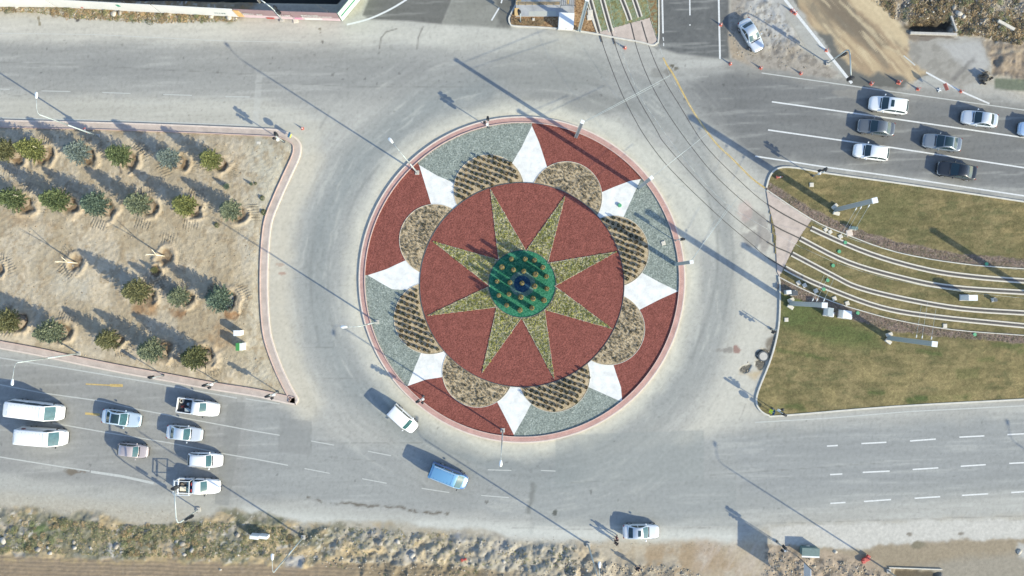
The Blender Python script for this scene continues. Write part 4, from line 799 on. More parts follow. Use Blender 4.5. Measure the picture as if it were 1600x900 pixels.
tag(scatter('rubble', np.concatenate(P_), np.concatenate(Z_), ROCK, pale, M['rock'], hs=.8), 'small stones and broken rubble strewn over the verges', 'rubble', kind='stuff')
q_ = pts_in([(0, 210), (440, 222), (450, 240), (408, 350), (405, 450), (424, 570), (440, 606), (130, 556), (0, 530)], 2600, 15); q_[:, 2] = [zsoil(a*PX+800, 450-b*PX)-.01 for a, b, _ in q_]
tag(scatter('clods', q_, .015+.07*rng.random(len(q_))**3, ROCK, [C(206, 190, 164), C(182, 164, 136), C(164, 140, 110)], M['rock'], hs=.7), 'clods of dry earth scattered over the soil island', 'clods', kind='stuff')
q_ = pts_in([(0, 210), (440, 222), (405, 450), (440, 606), (0, 530)], 1, 15)
for poly, n, sd in ((up, 1700, 16), (dn, 1900, 17)):
    q_ = pts_in(poly, n, sd, z=.08, keep=lambda x, y: x < 1640); tag(scatter('ground_cover_plants', q_, rng.uniform(.06, .14, len(q_)), BUSH, [LF(150, 132, 120), LF(130, 112, 100), LF(168, 150, 138), LF(120, 116, 92)], M['leaf'], hs=.5), 'low brownish planting beside the '+('upper' if sd == 16 else 'lower')+' track edging', 'plants', kind='stuff')
q_ = pts_in([(800, 30), (850, 30), (850, 41), (802, 39)], 260, 18, z=.1); tag(scatter('ground_cover_plants', q_, rng.uniform(.06, .16, len(q_)), BUSH, brown, M['leaf'], hs=.6), 'brown low planting in the bark bed on the top island', 'plants', kind='stuff')
# single large stones
LR = [(60, 858, .55), (75, 856, .4), (79, 864, .45), (115, 847, .45), (117, 855, .5), (142, 856, .35), (182, 853, .6), (190, 862, .45), (276, 846, .5), (285, 850, .55), (300, 860, .5), (288, 866, .45), (372, 836, .5), (344, 890, .3), (5, 845, .6), (595, 847, .6), (621, 846, .5), (645, 866, .6), (650, 872, .45), (675, 874, .35), (787, 877, .4), (1490, 12, .5), (1497, 22, .6), (1504, 27, .5), (1560, 43, .3), (25, 8, .6), (178, 22, .6), (188, 21, .5), (330, 26, .5), (358, 27, .6), (865, 873, .55), (1305, 862, .4), (1592, 862, .7)]
places = ['on the weedy verge below the lower left road', 'in the scrub at the upper right corner', 'on the verge at the upper left', 'in the rubble along the bottom of the photo']
ORD2 = ORD+['eighteenth', 'nineteenth', 'twentieth']
plc = lambda q: places[1] if q[0] > 1400 and q[1] < 100 else places[2] if q[1] < 60 else places[3] if q[0] > 500 else places[0]
for i, (x, y, s) in enumerate(LR):
    v, f = tpl_rock(60+i); v = v*np.array([s*.75, s*.6, s*.45])*rng.uniform(.85, 1.15); pl = places[1] if x > 1400 and y < 100 else places[2] if y < 60 else places[3] if x > 500 else places[0]
    o = raw_mesh('rock', v, f, np.tile(C(206, 200, 190) if i % 3 else C(180, 172, 160), (len(v), 1)), M['rock']); o.location = P(x, y, float(zat(np.array(x), np.array(y)))); o.rotation_euler = (0, 0, i*1.7)
    tag(o, ORD2[sum(1 for q in LR if q[0] < x and plc(q) == pl)]+' large pale stone from the left '+pl, 'rock', 'large pale stones '+pl)
# ------------------------------------------------------------------ conifers
def crown_mesh(seed, h=4.0, rad=1.22, n_wh=17, nb=13):
    r = np.random.default_rng(seed); V = []; F_ = []
    for w in range(n_wh):
        t = w/(n_wh-1); z0 = .35+(h-.5)*t; br = rad*(1-t)**.72*(1 if w > 1 else .85)+.10; nbb = nb+int(r.integers(-1, 3))
        for b in range(nbb):
            a = 6.283*(b+r.uniform(-.35, .35))/nbb+w*.9; L_ = br*r.uniform(.62, 1.18); rise = r.uniform(.05, .28)
            n = max(3, int(L_/.10))
            for k in range(n):
                s = (k+.6)/n; cx = math.cos(a)*L_*s; cy = math.sin(a)*L_*s; cz = z0+rise*L_*s
                for j in range(4):
                    aa = a+r.uniform(-1.3, 1.3); ln = r.uniform(.08, .17)*(1.15-.4*s); wd = .025+.02*r.random(); dz = r.uniform(-.02, .10)
                    d = np.array([math.cos(aa)*ln, math.sin(aa)*ln, dz]); q = np.array([-math.sin(aa)*wd, math.cos(aa)*wd, r.uniform(-.03, .03)]); c = np.array([cx, cy, cz])+r.normal(size=3)*.03
                    i0 = len(V); V += [tuple(c-q), tuple(c+q), tuple(c+d+q*.6), tuple(c+d-q*.6)]; F_ += [(i0, i0+1, i0+2), (i0, i0+2, i0+3)]
    return np.array(V), np.array(F_)
LF2 = lambda r, g, b: LF(r, g, b)*.86
TC = {'lime': LF2(124, 128, 80), 'olive': LF2(116, 116, 82), 'green': LF2(104, 116, 80), 'teal': LF2(98, 114, 98), 'blue': LF2(120, 132, 126), 'sage': LF2(118, 126, 102), 'dark': LF2(98, 102, 70)}
CM = [crown_mesh(200+i) for i in range(3)]; crown_me = {}
def tree_mesh(ck, vi):
    if (ck, vi) not in crown_me:
        v, f = CM[vi]; rr = np.hypot(v[:, 0], v[:, 1]); c = np.repeat(np.tile(TC[ck], (len(v)//4, 1))*(1+rng.uniform(-.28, .28, (len(v)//4, 1))), 4, 0); o = raw_mesh('crown', v, f, np.clip(c, 0, 1), M['leaf']); crown_me[(ck, vi)] = o.data; bpy.data.objects.remove(o)
    return crown_me[(ck, vi)]
trunk_me = MB().tube((0, 0, -.1), (0, 0, 3.7), .06, .015, 8).build('trunk', M['wood']); tm = trunk_me.data; bpy.data.objects.remove(trunk_me)
rootb = MB().add(*[list(map(tuple, a)) for a in (tpl_rock(5)[0]*np.array([.85, .80, .07]), tpl_rock(5)[1])]).build('root_ball', M['mulchpit'], smooth=True); rbm = rootb.data; bpy.data.objects.remove(rootb)
rowname = lambda y: 'the top row' if y < 280 else 'the second row' if y < 340 else 'the third row' if y < 480 else 'the bottom row'
order = {}
for i, (x, y, ck, s) in enumerate(TREES):
    gx = x+(800-x)*.017+2; gy = y+(450-y)*.017; r_ = rowname(y); order[r_] = order.get(r_, 0)+1
    nth = ['first', 'second', 'third', 'fourth', 'fifth', 'sixth', 'seventh'][order[r_]-1]; desc = {'lime': 'yellow-green', 'olive': 'olive green', 'green': 'fresh green', 'teal': 'bluish-green', 'blue': 'pale blue-grey', 'sage': 'grey-green', 'dark': 'dark olive'}[ck]
    t = empty('conifer_tree', P(gx, gy, zsoil(gx, gy)-.05), i*1.3, desc+' young conifer, '+nth+' from the left in '+r_+' of the soil island', 'tree', 'young conifers planted on the soil island'); t.scale = (s*1.14, s*1.14, s*(1.04+.06*math.sin(i*2.1)))
    c = bpy.data.objects.new('crown', tree_mesh(ck, i % 3)); link(c, t); k = bpy.data.objects.new('trunk', tm); link(k, t)
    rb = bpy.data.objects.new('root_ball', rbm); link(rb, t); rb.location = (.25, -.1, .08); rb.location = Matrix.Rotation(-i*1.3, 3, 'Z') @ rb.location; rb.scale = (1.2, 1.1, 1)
    if i in (1, 6, 16): MB().tube((.2, -.5, 0), (.35, -.62, 2.3), .035, .03, 6).build('stake', M['woodp'], t)
for x, y, s, lab in ((244, 422, .45, 'smallest stunted conifer between the bare sapling and the third tree row'), (356, 292, .4, 'tiny bare-stemmed conifer above the right end of the second row'), (394, 288, .22, 'tiny green seedling near the right edge of the soil island')):
    t = empty('conifer_tree', P(x, y, zsoil(x, y)), 1, lab, 'tree'); t.scale = (s*.8, s*.8, s*.7); c = bpy.data.objects.new('crown', tree_mesh('olive' if s > .42 else 'teal', 1)); link(c, t); k = bpy.data.objects.new('trunk', tm); link(k, t)
for x, y, a, lab in ((121, 411, 0.3, 'bare forked sapling on the left of the two leafless trees in the soil island'), (257, 400, .1, 'bare forked sapling on the right of the two leafless trees, standing in a round pit')):
    t = empty('bare_sapling', P(x, y, zsoil(x, y)), 0, lab, 'tree', 'bare saplings in the soil island')
    MB().tube((0, 0, -.1), (-.05, .05, 2.0), .09, .07, 8).build('trunk', M['woodp'], t, smooth=True); MB().tube((-.05, .05, 1.95), (-.38, .05, 3.9), .06, .03, 6).tube((-.25, .05, 3.1), (-.5, -.12, 3.8), .03, .02, 6).build('limb', M['woodp'], t, smooth=True); MB().tube((-.05, .05, 1.95), (.12, .62, 3.5), .055, .025, 6).build('limb', M['woodp'], t, smooth=True)
v, f = tpl_bush(160, 77, .2)
for x, y, s in ((411, 310, .35), (413, 332, .4), (340, 352, .35), (400, 287, .2)):
    o = raw_mesh('shrub', v*s*.9, f, np.tile(C(112, 122, 86), (len(v), 1))*(1+rng.uniform(-.2, .2, (len(v), 1))), M['leaf']); o.location = P(x, y, zsoil(x, y)); tag(o, 'small grey-green shrub on the soil island, '+{411: 'upper of two near the right paver strip', 413: 'lower of two near the right paver strip', 340: 'left of the last conifer in the second row', 400: 'smallest, near the top right corner'}[x], 'shrub', 'small shrubs near the edge of the soil island')

# ------------------------------------------------------------------ street lamps
def lamp(px, py, arm_dir, label, h=11.4, arm=1.6, group='tall street lamps around the junction'):
    t = empty('street_lamp', P(px, py, .05), 0, label, 'street lamp', group)
    MB().box((0, 0, .06), (.5, .5, .16)).build('base_plate', M['conc'], t, bevel=.02)
    MB().tube((0, 0, .1), (0, 0, h*.55), .10, .075, 12).tube((0, 0, h*.55), (0, 0, h), .08, .055, 12).build('pole', M['steel'], t, smooth=True)
    d = Vector((arm_dir[0], arm_dir[1], 0)).normalized(); pts = [Vector((0, 0, h-.02)), Vector((0, 0, h+.25))+d*.12, Vector((0, 0, h+.42))+d*.5, Vector((0, 0, h+.5))+d*arm]
    MB().path(pts, .028, 8).build('arm', M['steel'], t, smooth=True)
    a = math.atan2(d.y, d.x); c = Vector((0, 0, h+.49))+d*(arm+.3)
    hd = MB(); n = 12; prof = [(-.36, .06, .05), (-.25, .13, .09), (.1, .18, .10), (.3, .14, .07), (.36, .04, .03)]; vs = []; fs = []
    for x, w, hh in prof:
        for k in range(8):
            q = 2*math.pi*k/8; X, Y, Z = x, math.cos(q)*w, math.sin(q)*hh*(.5 if math.sin(q) < 0 else 1); vs.append((c.x+X*math.cos(a)-Y*math.sin(a), c.y+X*math.sin(a)+Y*math.cos(a), c.z+Z))
    for i in range(4): fs += [(i*8+k, i*8+(k+1) % 8, (i+1)*8+(k+1) % 8, (i+1)*8+k) for k in range(8)]
    fs += [tuple(range(8))[::-1], tuple(range(32, 40))]; hd.add(vs, fs).build('lamp_head', M['lampw'], t, smooth=True); return t
lamp(652, 270, (-.63, .77), 'street lamp on the upper left edge of the roundabout, arm over the road', 12.0)
lamp(589, 503, (-1, 0), 'street lamp on the left edge of the roundabout on grey gravel', 11.2, 1.1)
lamp(785.5, 672, (-.05, -1), 'street lamp at the bottom edge of the roundabout beside a white gravel kite', 11.2, 1.0)
lamp(154, 213, (0, 1), 'street lamp among the conifers at the top edge of the soil island', 11.5, 1.6)
lamp(124, 552, (-.1, -1), 'street lamp on the bottom edge of the soil island above the queueing vans', 11.5, 1.7)
lamp(474, 839, (0, 1), 'street lamp in the weeds below the lower left road', 11.4, 1.5)
lamp(919, 851, (0, 1), 'street lamp in the rubble left of the parked car at the bottom', 11.4, 1.6)
lamp(1388, 892, (-.1, 1), 'street lamp at the bottom right corner, its pole rising out of frame', 11.4, 1.7)
lamp(1845, 858, (-.1, 1), 'street lamp beyond the right edge, seen only by its shadow on the road', 11.4, 1.7)
# ------------------------------------------------------------------ tram masts and overhead wires
def mast(px, py, label, h, w, foot=True, br=None, group='steel tram masts'):
    t = empty('tram_mast', P(px, py, .08), math.atan2(450-py, px-800), label, 'mast', group)
    if foot: MB().box((-.05, .42, .12), (.75, .42, .3), .5).build('footing', M['concw'], t, bevel=.03); MB().box((-.05, -.42, .12), (.75, .42, .3), -.5).build('footing', M['concw'], t, bevel=.03)
    m = MB(); m.box((0, -w*.44, h/2), (w, .09, h)).box((0, w*.44, h/2), (w, .09, h)).box((0, 0, h/2), (w*.72, w*.8, h-.02))
    m.build('column', M['steel'], t); MB().box((0, 0, h+.06), (w*1.25, w*1.2, .12)).build('cap', M['wpaint'], t, bevel=.02)
    if br:
        d = Matrix.Rotation(-t.rotation_euler.z, 3, 'Z') @ Vector((br[0]/PX, -br[1]/PX, 0)); n = d.normalized()
        for k, (zz, L_) in enumerate(((h*.62, .92), (h*.74, 1.0), (h*.93, .85))):
            MB().tube((0, 0, zz), tuple(Vector((0, 0, zz-.1))+d*L_), .014, .012, 6).build('bracket', M['steel'], t); q = Vector((0, 0, zz))+n*.45; MB().tube(tuple(q), tuple(q+n*.30), .06, .05, 8).build('insulator', M['wpaint'], t)
    return t
mast(900, 214, 'grey tram mast on the top edge of the roundabout, on red gravel', 8.2, .34, False, group='grey tram masts on the roundabout edge')
mast(998, 293.5, 'grey tram mast beside the tip of the upper right white gravel kite', 8.2, .34, False, group='grey tram masts on the roundabout edge')
mast(1055, 413, 'grey tram mast on the right edge of the roundabout', 8.2, .34, False, group='grey tram masts on the roundabout edge')
mast(1305, 328, 'wide steel mast on the lawn above the tram tracks', 9.9, .5, True, (-27, 48), group='wide steel masts on the right lawn')
mast(1235, 474, 'wide steel mast at the left end of the lower lawn, next to two cabinets', 9.9, .5, True, (22, -46), group='wide steel masts on the right lawn')
mast(1388, 528, 'wide steel mast standing in the middle of the lower lawn', 9.9, .5, True, (10, -58), group='wide steel masts on the right lawn')
mast(1680, 503, 'steel mast beyond the right edge, seen only by its shadow', 9.9, .5, True)
mast(905, 48, 'pale steel mast beside the white cabinet on the top island, rising out of frame', 9.9, .36, False)
def wire(name, pts, r, label, cat='wire', group=None):
    return tag(MB().path(pts, r, 5).build(name, M['steel'], smooth=True), label, cat, group)
def top(px, py, z): x, y = G(px, py, z); return (x, y, z)
for (bx, by), ends, lab in (((900, 214), ((1047, 118), (1031, 130)), 'from the top mast of the roundabout'), ((998, 293.5), ((1070, 236), (1106, 208)), 'from the upper right mast of the roundabout'), ((1055, 413), ((1140, 320), (1155, 305)), 'from the right mast of the roundabout')):
    a = P(bx, by, 8.0); b = P(bx, by, 7.4); wire('span_wire', [a, top(*ends[0], 7.2)], .022, 'upper pale span wire '+lab+' over the tracks', group='span wires over the tram tracks'); wire('span_wire', [b, top(*ends[1], 6.3)], .018, 'lower pale span wire '+lab+' over the tracks', group='span wires over the tram tracks')
cw1 = [(948, -30), (957, 30), (965, 60), (977, 95), (1000, 150), (1025, 188), (1052, 226), (1105, 290), (1160, 335), (1300, 408), (1450, 448), (1640, 470)]
cw2 = [(1006, -30), (1015, 20), (1030, 70), (1047, 118), (1080, 168), (1106, 208), (1150, 255), (1200, 300), (1300, 362), (1450, 404), (1640, 426)]
wire('contact_wire', [top(x, y, 5.9) for x, y in smooth(cw1, False, 3)], .011, 'thin contact wire over the inner tram track'); wire('contact_wire', [top(x, y, 5.9) for x, y in smooth(cw2, False, 3)], .011, 'thin contact wire over the outer tram track')

# ------------------------------------------------------------------ traffic lights
def signal_head(t, c, a, s=1.0, name='signal_head'):
    ca, sa = math.cos(a), math.sin(a); f = lambda x, y, z: (c[0]+x*ca-y*sa, c[1]+x*sa+y*ca, c[2]+z)
    h = MB().box(f(0, 0, 0), (.20*s, .32*s, .98*s), a).build(name, M['black'], t, bevel=.02)
    for k, m in enumerate((M['red'], M['painty'], M['glid'])):
        z = (.31-.31*k)*s; MB().tube(f(.10*s, 0, z), f(.115*s, 0, z), .105*s, .105*s, 12).build('lens', m, h); MB().add([f(.10*s, math.cos(q)*.13*s, z+math.sin(q)*.13*s) for q in np.linspace(0, math.pi, 7)]+[f(.30*s, math.cos(q)*.13*s, z+math.sin(q)*.13*s) for q in np.linspace(0, math.pi, 7)], [(i, i+1, i+8, i+7) for i in range(6)]).build('visor', M['black'], h)
    return h
def traffic_light(px, py, head_dir, label, h=3.3, second=True):
    t = empty('traffic_light', P(px, py, .1), 0, label, 'traffic light', 'pole mounted traffic lights'); a = math.atan2(head_dir[1], head_dir[0])
    MB().tube((0, 0, -.05), (0, 0, .12), .16, .14, 10).build('base', M['steeld'], t); MB().tube((0, 0, 0), (0, 0, h), .055, .05, 10).build('pole', M['steel'], t, smooth=True)
    signal_head(t, (math.cos(a)*.3, math.sin(a)*.3, h-.42), a); MB().box((math.cos(a)*.14, math.sin(a)*.14, h-.3), (.24, .05, .05), a).box((math.cos(a)*.14, math.sin(a)*.14, h-.75), (.24, .05, .05), a).build('bracket', M['steel'], t)
    if second:
        b = a+math.pi/2; signal_head(t, (math.cos(b)*.32, math.sin(b)*.32, h-.62), b, .75); MB().box((math.cos(a+2.6)*.22, math.sin(a+2.6)*.22, h-.9), (.24, .24, .5), a).build('pedestrian_signal', M['wpaint'], t, bevel=.02)
    return t
traffic_light(444.5, 222, (-.3, 1), 'traffic light at the upper right corner of the soil island')
traffic_light(763.5, 199, (0, 1), 'traffic light on the pavers at the top left edge of the roundabout')
traffic_light(1054, 376, (1, 0), 'traffic light on the right edge of the roundabout near the square cover', 2.9, False)
traffic_light(662, 619, (-1, -.5), 'traffic light on red gravel at the lower left edge of the roundabout')
traffic_light(256, 586, (-1, .1), 'left one of two traffic lights on the bottom kerb of the soil island', 2.8, False)
traffic_light(340, 596, (-1, -.2), 'right one of two traffic lights on the bottom kerb of the soil island', 3.2)
traffic_light(435, 612, (-1, -.3), 'traffic light at the lower right tip of the soil island')
traffic_light(1270, 275, (.6, .8), 'traffic light at the top left end of the right lawn beside the highway kerb')
traffic_light(1207, 638.5, (.9, -.6), 'traffic light at the lower left tip of the right lawn')
traffic_light(1214, 846, (-.4, .8), 'traffic light on the verge beside the billboard at the bottom')
traffic_light(1205, 514, (-.5, -.6), 'short traffic light by the left kerb of the lawn near the dug pit', 1.9, False)
traffic_light(813, 34, (-.4, .8), 'traffic light on the left end of the top island', 2.6, False)
def cantilever(px, py, d, label, h=6.0, arm=4.0, second=2.9, r=.10):
    t = empty('cantilever_signal', P(px, py, .02), 0, label, 'traffic light', 'curved cantilever traffic signals'); d = Vector((*d, 0)).normalized(); a = math.atan2(d.y, d.x)
    MB().box((0, 0, .06), (.5, .5, .14)).build('base_plate', M['conc'], t); pts = [Vector((0, 0, 0)), Vector((0, 0, h-.9)), Vector((0, 0, h-.3))+d*.2, Vector((0, 0, h))+d*.8, Vector((0, 0, h+.1))+d*arm]
    MB().path(pts, r*.7, 10).build('curved_pole', M['steel'], t, smooth=True); e = Vector((0, 0, h-.25))+d*(arm+.1); signal_head(t, tuple(e), a+math.pi/2, 1.15); signal_head(t, (.3, 0, second), 0, 1.0); signal_head(t, (.3, .1, second-1.1 if second > 3 else second+1.2), 0, .8)
    return t
cantilever(310, 796, (-.05, 1), 'curved cantilever traffic signal reaching over the pickup with the rack')
cantilever(1293.5, 99, (.02, -1), 'curved cantilever traffic signal beside the site road line at the top right', 6.0, 3.3, 3.6)
cantilever(441, 31, (-.6, .4), 'cantilever traffic signal in front of the hoarding at the top', 4.2, 1.6, 2.6)
def round_sign(px, py, label):
    t = empty('keep_right_sign', P(px, py, .1), 0, label, 'road sign', 'keep right signs with fluorescent marker boards'); a = math.atan2(-.4, 1)
    MB().tube((0, 0, 0), (0, 0, 1.9), .035, .035, 8).build('post', M['steel'], t); d = Vector((math.cos(a), math.sin(a), 0))*.04
    MB().tube(tuple(Vector((0, 0, 1.65))), tuple(Vector((0, 0, 1.65))+d), .34, .34, 24).build('round_panel', M['bluetone'], t); MB().box((0, 0, .85), (.05, .42, .75), a, .25).build('marker_board', M['yell'], t)
    return t
round_sign(458, 215, 'round sign with a fluorescent yellow board at the upper right corner of the soil island'); round_sign(1201, 641, 'round sign with a fluorescent green-yellow board at the lower left tip of the right lawn')
t = empty('warning_sign', P(144, 208, .15), .3, 'red and white triangular warning sign on the top edge of the soil island', 'road sign'); MB().tube((0, 0, 0), (0, 0, 2.0), .035, .035, 8).build('post', M['steel'], t)
MB().add([(.03, -.42, 1.25), (.03, .42, 1.25), (.03, 0, 1.98), (.06, -.42, 1.25), (.06, .42, 1.25), (.06, 0, 1.98)], [(0, 1, 2), (5, 4, 3), (0, 1, 4, 3), (1, 2, 5, 4), (2, 0, 3, 5)]).build('red_triangle', M['red'], t); MB().add([(.07, -.25, 1.35), (.07, .25, 1.35), (.07, 0, 1.78)], [(0, 1, 2)]).build('white_triangle', M['wpaint'], t)
# ------------------------------------------------------------------ traffic cones
cone = empty('traffic_cone'); MB().box((0, 0, .02), (.40, .40, .04)).build('base', M['orange'], cone, bevel=.01); MB().tube((0, 0, .04), (0, 0, .74), .14, .03, 16).build('body', M['orange'], cone, smooth=True); MB().tube((0, 0, .38), (0, 0, .52), .092, .066, 16).build('reflective_band', M['wpaint'], cone)
first = True
for x, y, s, lab in ((1126, 39, 1, 'on the white edge line of the side road at the top'), (976.5, 75, 1, 'between the tram rails at the top'), (1141, 100, 1, 'at the lower right corner of the side road at the top'), (1188.5, 106.5, 1, 'on the verge between the side road and the site road'), (1291, 79, 1, 'on the white site road line beside the cantilever signal'), (1251, 115, 1, 'at the highway edge left of the site road'),
                     (1361, 131, 1.15, 'leftmost of the row closing the site road'), (1404, 129, 1.4, 'largest, in the middle of the row closing the site road'), (1434, 139.5, 1.1, 'right of the largest cone in the row closing the site road'), (1501, 143, 1, 'on the painted line by the grey spill'), (473, 201, .9, 'alone on the road off the corner of the soil island'), (1237, 17, 1.1, 'left of the pair on the upper site road line'), (1242, 21, 1.1, 'right of the pair on the upper site road line')):
    o = cone if first else dup(cone); first = False; o.location = P(x, y, .012); o.rotation_euler = (0, 0, x); s *= .88; o.scale = (s, s, s*1.05); tag(o, 'orange traffic cone '+lab, 'traffic cone', 'orange traffic cones')
t = empty('barrier_sign', P(1467, 141, .02), .4, 'red and white barrier sign among the cones closing the site road', 'barrier'); MB().box((0, 0, .05), (.5, .1, .1), .8).box((0, 0, .052), (.5, .1, .09), -.8).build('foot', M['wpaint'], t); MB().tube((0, 0, .1), (0, 0, 1.2), .03, .03, 6).build('post', M['wpaint'], t); MB().box((0, 0, 1.5), (.06, .85, .6), .0).build('panel', M['orange'], t)
o = MB().box((0, 0, .12), (.9, .5, .25), .4).box((.2, .3, .2), (.5, .4, .3), 1.0).box((-.35, -.25, .16), (.4, .4, .32), .2).build('plastic_barrier', M['red'], bevel=.04); o.location = P(1352, 873, .1); tag(o, 'broken red plastic barrier lying at the foot of the bottom right lamp shadow', 'barrier')
o = MB().box((0, 0, .14), (.34, .34, .26), .4).box((.4, .1, .12), (.3, .24, .2), .1).build('plastic_container', M['red'], bevel=.05); o.location = P(722, 874, .15); tag(o, 'red plastic container lying in the rubble at the bottom', 'litter')
o = MB().box((0, 0, .06), (.6, .18, .1), .2).build('traffic_cone', M['orange'], bevel=.03); bpy.data.objects.remove(o)
t = dup(cone); t.location = P(1212, 277.5, .22); t.rotation_euler = (R(90), 0, R(95)); t.scale = (.9, .9, 1.1); tag(t, 'orange traffic cone lying on its side in the upper left corner of the lawn', 'traffic cone', 'orange traffic cones')

# ------------------------------------------------------------------ cabinets, covers
def cabinet(px, py, d, rz, z0, label, m='wpaint', lid=None, lidlab=None, n='cabinet'):
    t = empty(n, P(px, py, z0), rz, label, 'cabinet')
    MB().box((0, 0, .05), (d[0]+.15, d[1]+.15, .12)).build('plinth', M['conc'], t); MB().box((0, 0, .10+d[2]/2), (d[0], d[1], d[2])).build('body', M[m], t, bevel=.015)
    MB().box((0, 0, .12+d[2]+.03), (d[0]+.06, d[1]+.06, .05)).build('lid', M[lid or m], t, bevel=.01)
    MB().box((0, -d[1]/2-.012, .1+d[2]/2), (.015, .02, d[2]*.9)).box((.12, -d[1]/2-.02, .1+d[2]*.55), (.03, .04, .16)).build('door_handle', M['steeld'], t); return t
cabinet(376.5, 519.5, (.75, .6, 1.15), 0, .08, 'white cabinet on the soil island, above the green and white one'); c_ = cabinet(378.5, 540.5, (.38, .85, 1.35), 0, .08, 'green and white cabinet on the soil island', 'gpaint')
MB().box((.36, 0, .75), (.34, .85, 1.3)).build('white_half', M['wpaint'], c_, bevel=.01)
o = MB().box((0, 0, .03), (.5, .45, .08)).build('concrete_slab', M['concw'], bevel=.01); o.location = P(388, 539, .10); tag(o, 'pale slab beside the green and white cabinet', 'slab')
cabinet(1290.5, 487, (.6, .95, 1.1), -.15, .08, 'left grey-topped white cabinet beside the lower lawn mast', 'wpaint', 'steel'); cabinet(1315.5, 491, (.95, .9, 1.2), -.15, .08, 'right, larger white cabinet beside the lower lawn mast', 'wpaint'); 
cabinet(1296, 491, (.55, .5, .35), -.15, .08, 'low white box attached to the left cabinet by the lower lawn mast'); cabinet(1324, 494.5, (.6, .5, .3), -.15, .08, 'low white box attached to the right cabinet by the lower lawn mast')
cabinet(1505.5, 465, (1.0, .62, 1.7), 0, .08, 'white cabinet with a long shadow between the tram tracks'); cabinet(1551, 468.5, (.35, .35, .35), .2, .08, 'small white box between the tram tracks near the right edge', 'wpaint', 'steeld')
cabinet(884, 36.5, (1.75, 1.7, .85), -.06, .1, 'large white metal cabinet on the top island beside the tall mast')
t = empty('concrete_barrier', P(408, 835.5, .05), -.12, 'two white concrete barrier blocks standing side by side in the weeds at the bottom left', 'barrier'); MB().box((-.5, -.04, .55), (1.05, .42, 1.1)).build('block', M['wpaint'], t, bevel=.03); MB().box((.55, .06, .5), (1.0, .36, 1.0)).build('block', M['wpaint'], t, bevel=.03)
t = empty('shelter', P(1262, 861, .02), -.04, 'low teal-roofed box with a pale front edge at the bottom verge', 'cabinet'); MB().box((0, .2, .45), (2.0, .9, .9)).build('body', M['teal'], t, bevel=.03); MB().box((0, .2, .93), (2.1, .95, .06)).build('roof', M['teal'], t, bevel=.01); MB().box((0, -.36, .90), (2.1, .18, .08)).build('front_edge', M['wpaint'], t, bevel=.01)
o = MB().box((0, 0, .1), (.42, .45, .2)).build('concrete_block', M['concw'], bevel=.02); o.location = P(1262, 855, .03); tag(o, 'small white concrete block behind the teal-roofed box', 'block')
def cover(px, py, s, rz, label, m='concw', z=.09, rnd=False, g='square pale covers in the lawn'):
    b = MB()
    if rnd: b.tube((0, 0, 0), (0, 0, .09), s/2, s/2, 14)
    else: b.box((0, 0, .03), (s, s, .09), rz).box((0, 0, .08), (s*.82, s*.82, .03), rz)
    o = b.build('manhole_cover', M[m], bevel=0 if rnd else .008); o.location = P(px, py, z); tag(o, label, 'cover', g); return o
for x, y, s, a, lab in ((1247, 442, .5, .5, 'upper left of a pair below the innermost rail'), (1256.5, 446, .5, .5, 'lower right of a pair below the innermost rail'), (1274, 454.5, .5, .4, 'in the mast shadow below the innermost rail'), (1303, 466.5, .5, .3, 'left of two near the lower edging'), (1323, 473.8, .5, .3, 'right of two near the lower edging'), (1228, 499.5, .48, 0, 'alone on the grass below the left lawn mast'),
                        (1289.5, 359, .45, .6, 'left of a pair above the outermost rail'), (1296.5, 362.5, .45, .6, 'right of a pair above the outermost rail'), (1312.5, 369.5, .5, .5, 'between the paired covers and the pink slab'), (1267.5, 289, .5, 0, 'on the grass near the top left corner of the lawn'), (1475.5, 509, .5, 0, 'beside the lower edging right of the middle mast'), (1036, 380, .5, .3, 'on grey gravel at the right side of the roundabout')):
    cover(x, y, s, a, 'pale square cover '+lab, z=.12 if x == 1036 else .09)
cover(1326.5, 364, .75, .2, 'larger pinkish square slab in the planted strip below the upper mast', 'kerb')
cover(404.5, 224.5, .5, 0, 'pale square cover on the soil near the top right corner of the island', z=.12, g='square pale covers'); cover(833.5, 31, .3, 0, 'tiny pale block in the bark bed', z=.12); cover(462, 32, .6, .2, 'pale square footing in front of the hoarding', z=0)
for x, y in ((922, 20), (921, 28)): cover(x, y, .62, .1, 'pale rectangular cover beside the tall mast on the top island, '+('upper' if y < 25 else 'lower')+' one', z=.09)
for x, y, lab in ((1292.5, 438, 'just above the innermost rail, left one'), (1286.5, 452, 'just below the innermost rail'), (1339.5, 489, 'in the planted strip by the lower edging'), (1320, 379, 'below the upper edging'), (1310.5, 393, 'between the second and the outermost rail'), (1301, 415, 'between the two tram tracks'), (1522, 522.5, 'by the lower edging towards the right'), (1540.5, 412.5, 'in the upper planted strip towards the right')):
    cover(x, y, .42, 0, 'small round green lid '+lab, 'glid', rnd=True, g='round green lids between the tram rails')
o = MB().tube((0, 0, 0), (0, 0, .22), .25, .2, 16).build('sprinkler_box', M['glid']); o.location = P(968, 321, .13); tag(o, 'round green box on the upper right white gravel kite', 'box')
t = empty('concrete_ring', P(1192, 556.5, .02), 0, 'dark round concrete ring in the dug pit by the lawn kerb', 'concrete ring'); MB().tube((0, 0, -.3), (0, 0, .18), .62, .62, 24).build('ring', M['steeld'], t); MB().tube((0, 0, .18), (0, 0, .20), .48, .48, 24).build('cover', M['conc'], t)
cabinet(1229, 456.5, (.55, .4, .55), .1, .08, 'left of two small grey boxes in the bark strip above the lower left mast', 'steel', 'wpaint'); cabinet(1238.5, 458, (.6, .5, .55), .1, .08, 'right of two small grey boxes in the bark strip above the lower left mast', 'steel', 'steeld')
cabinet(1331.5, 357, (.7, .3, .5), -.1, .08, 'small grey-green box just above the pinkish slab', 'steel', 'teal')
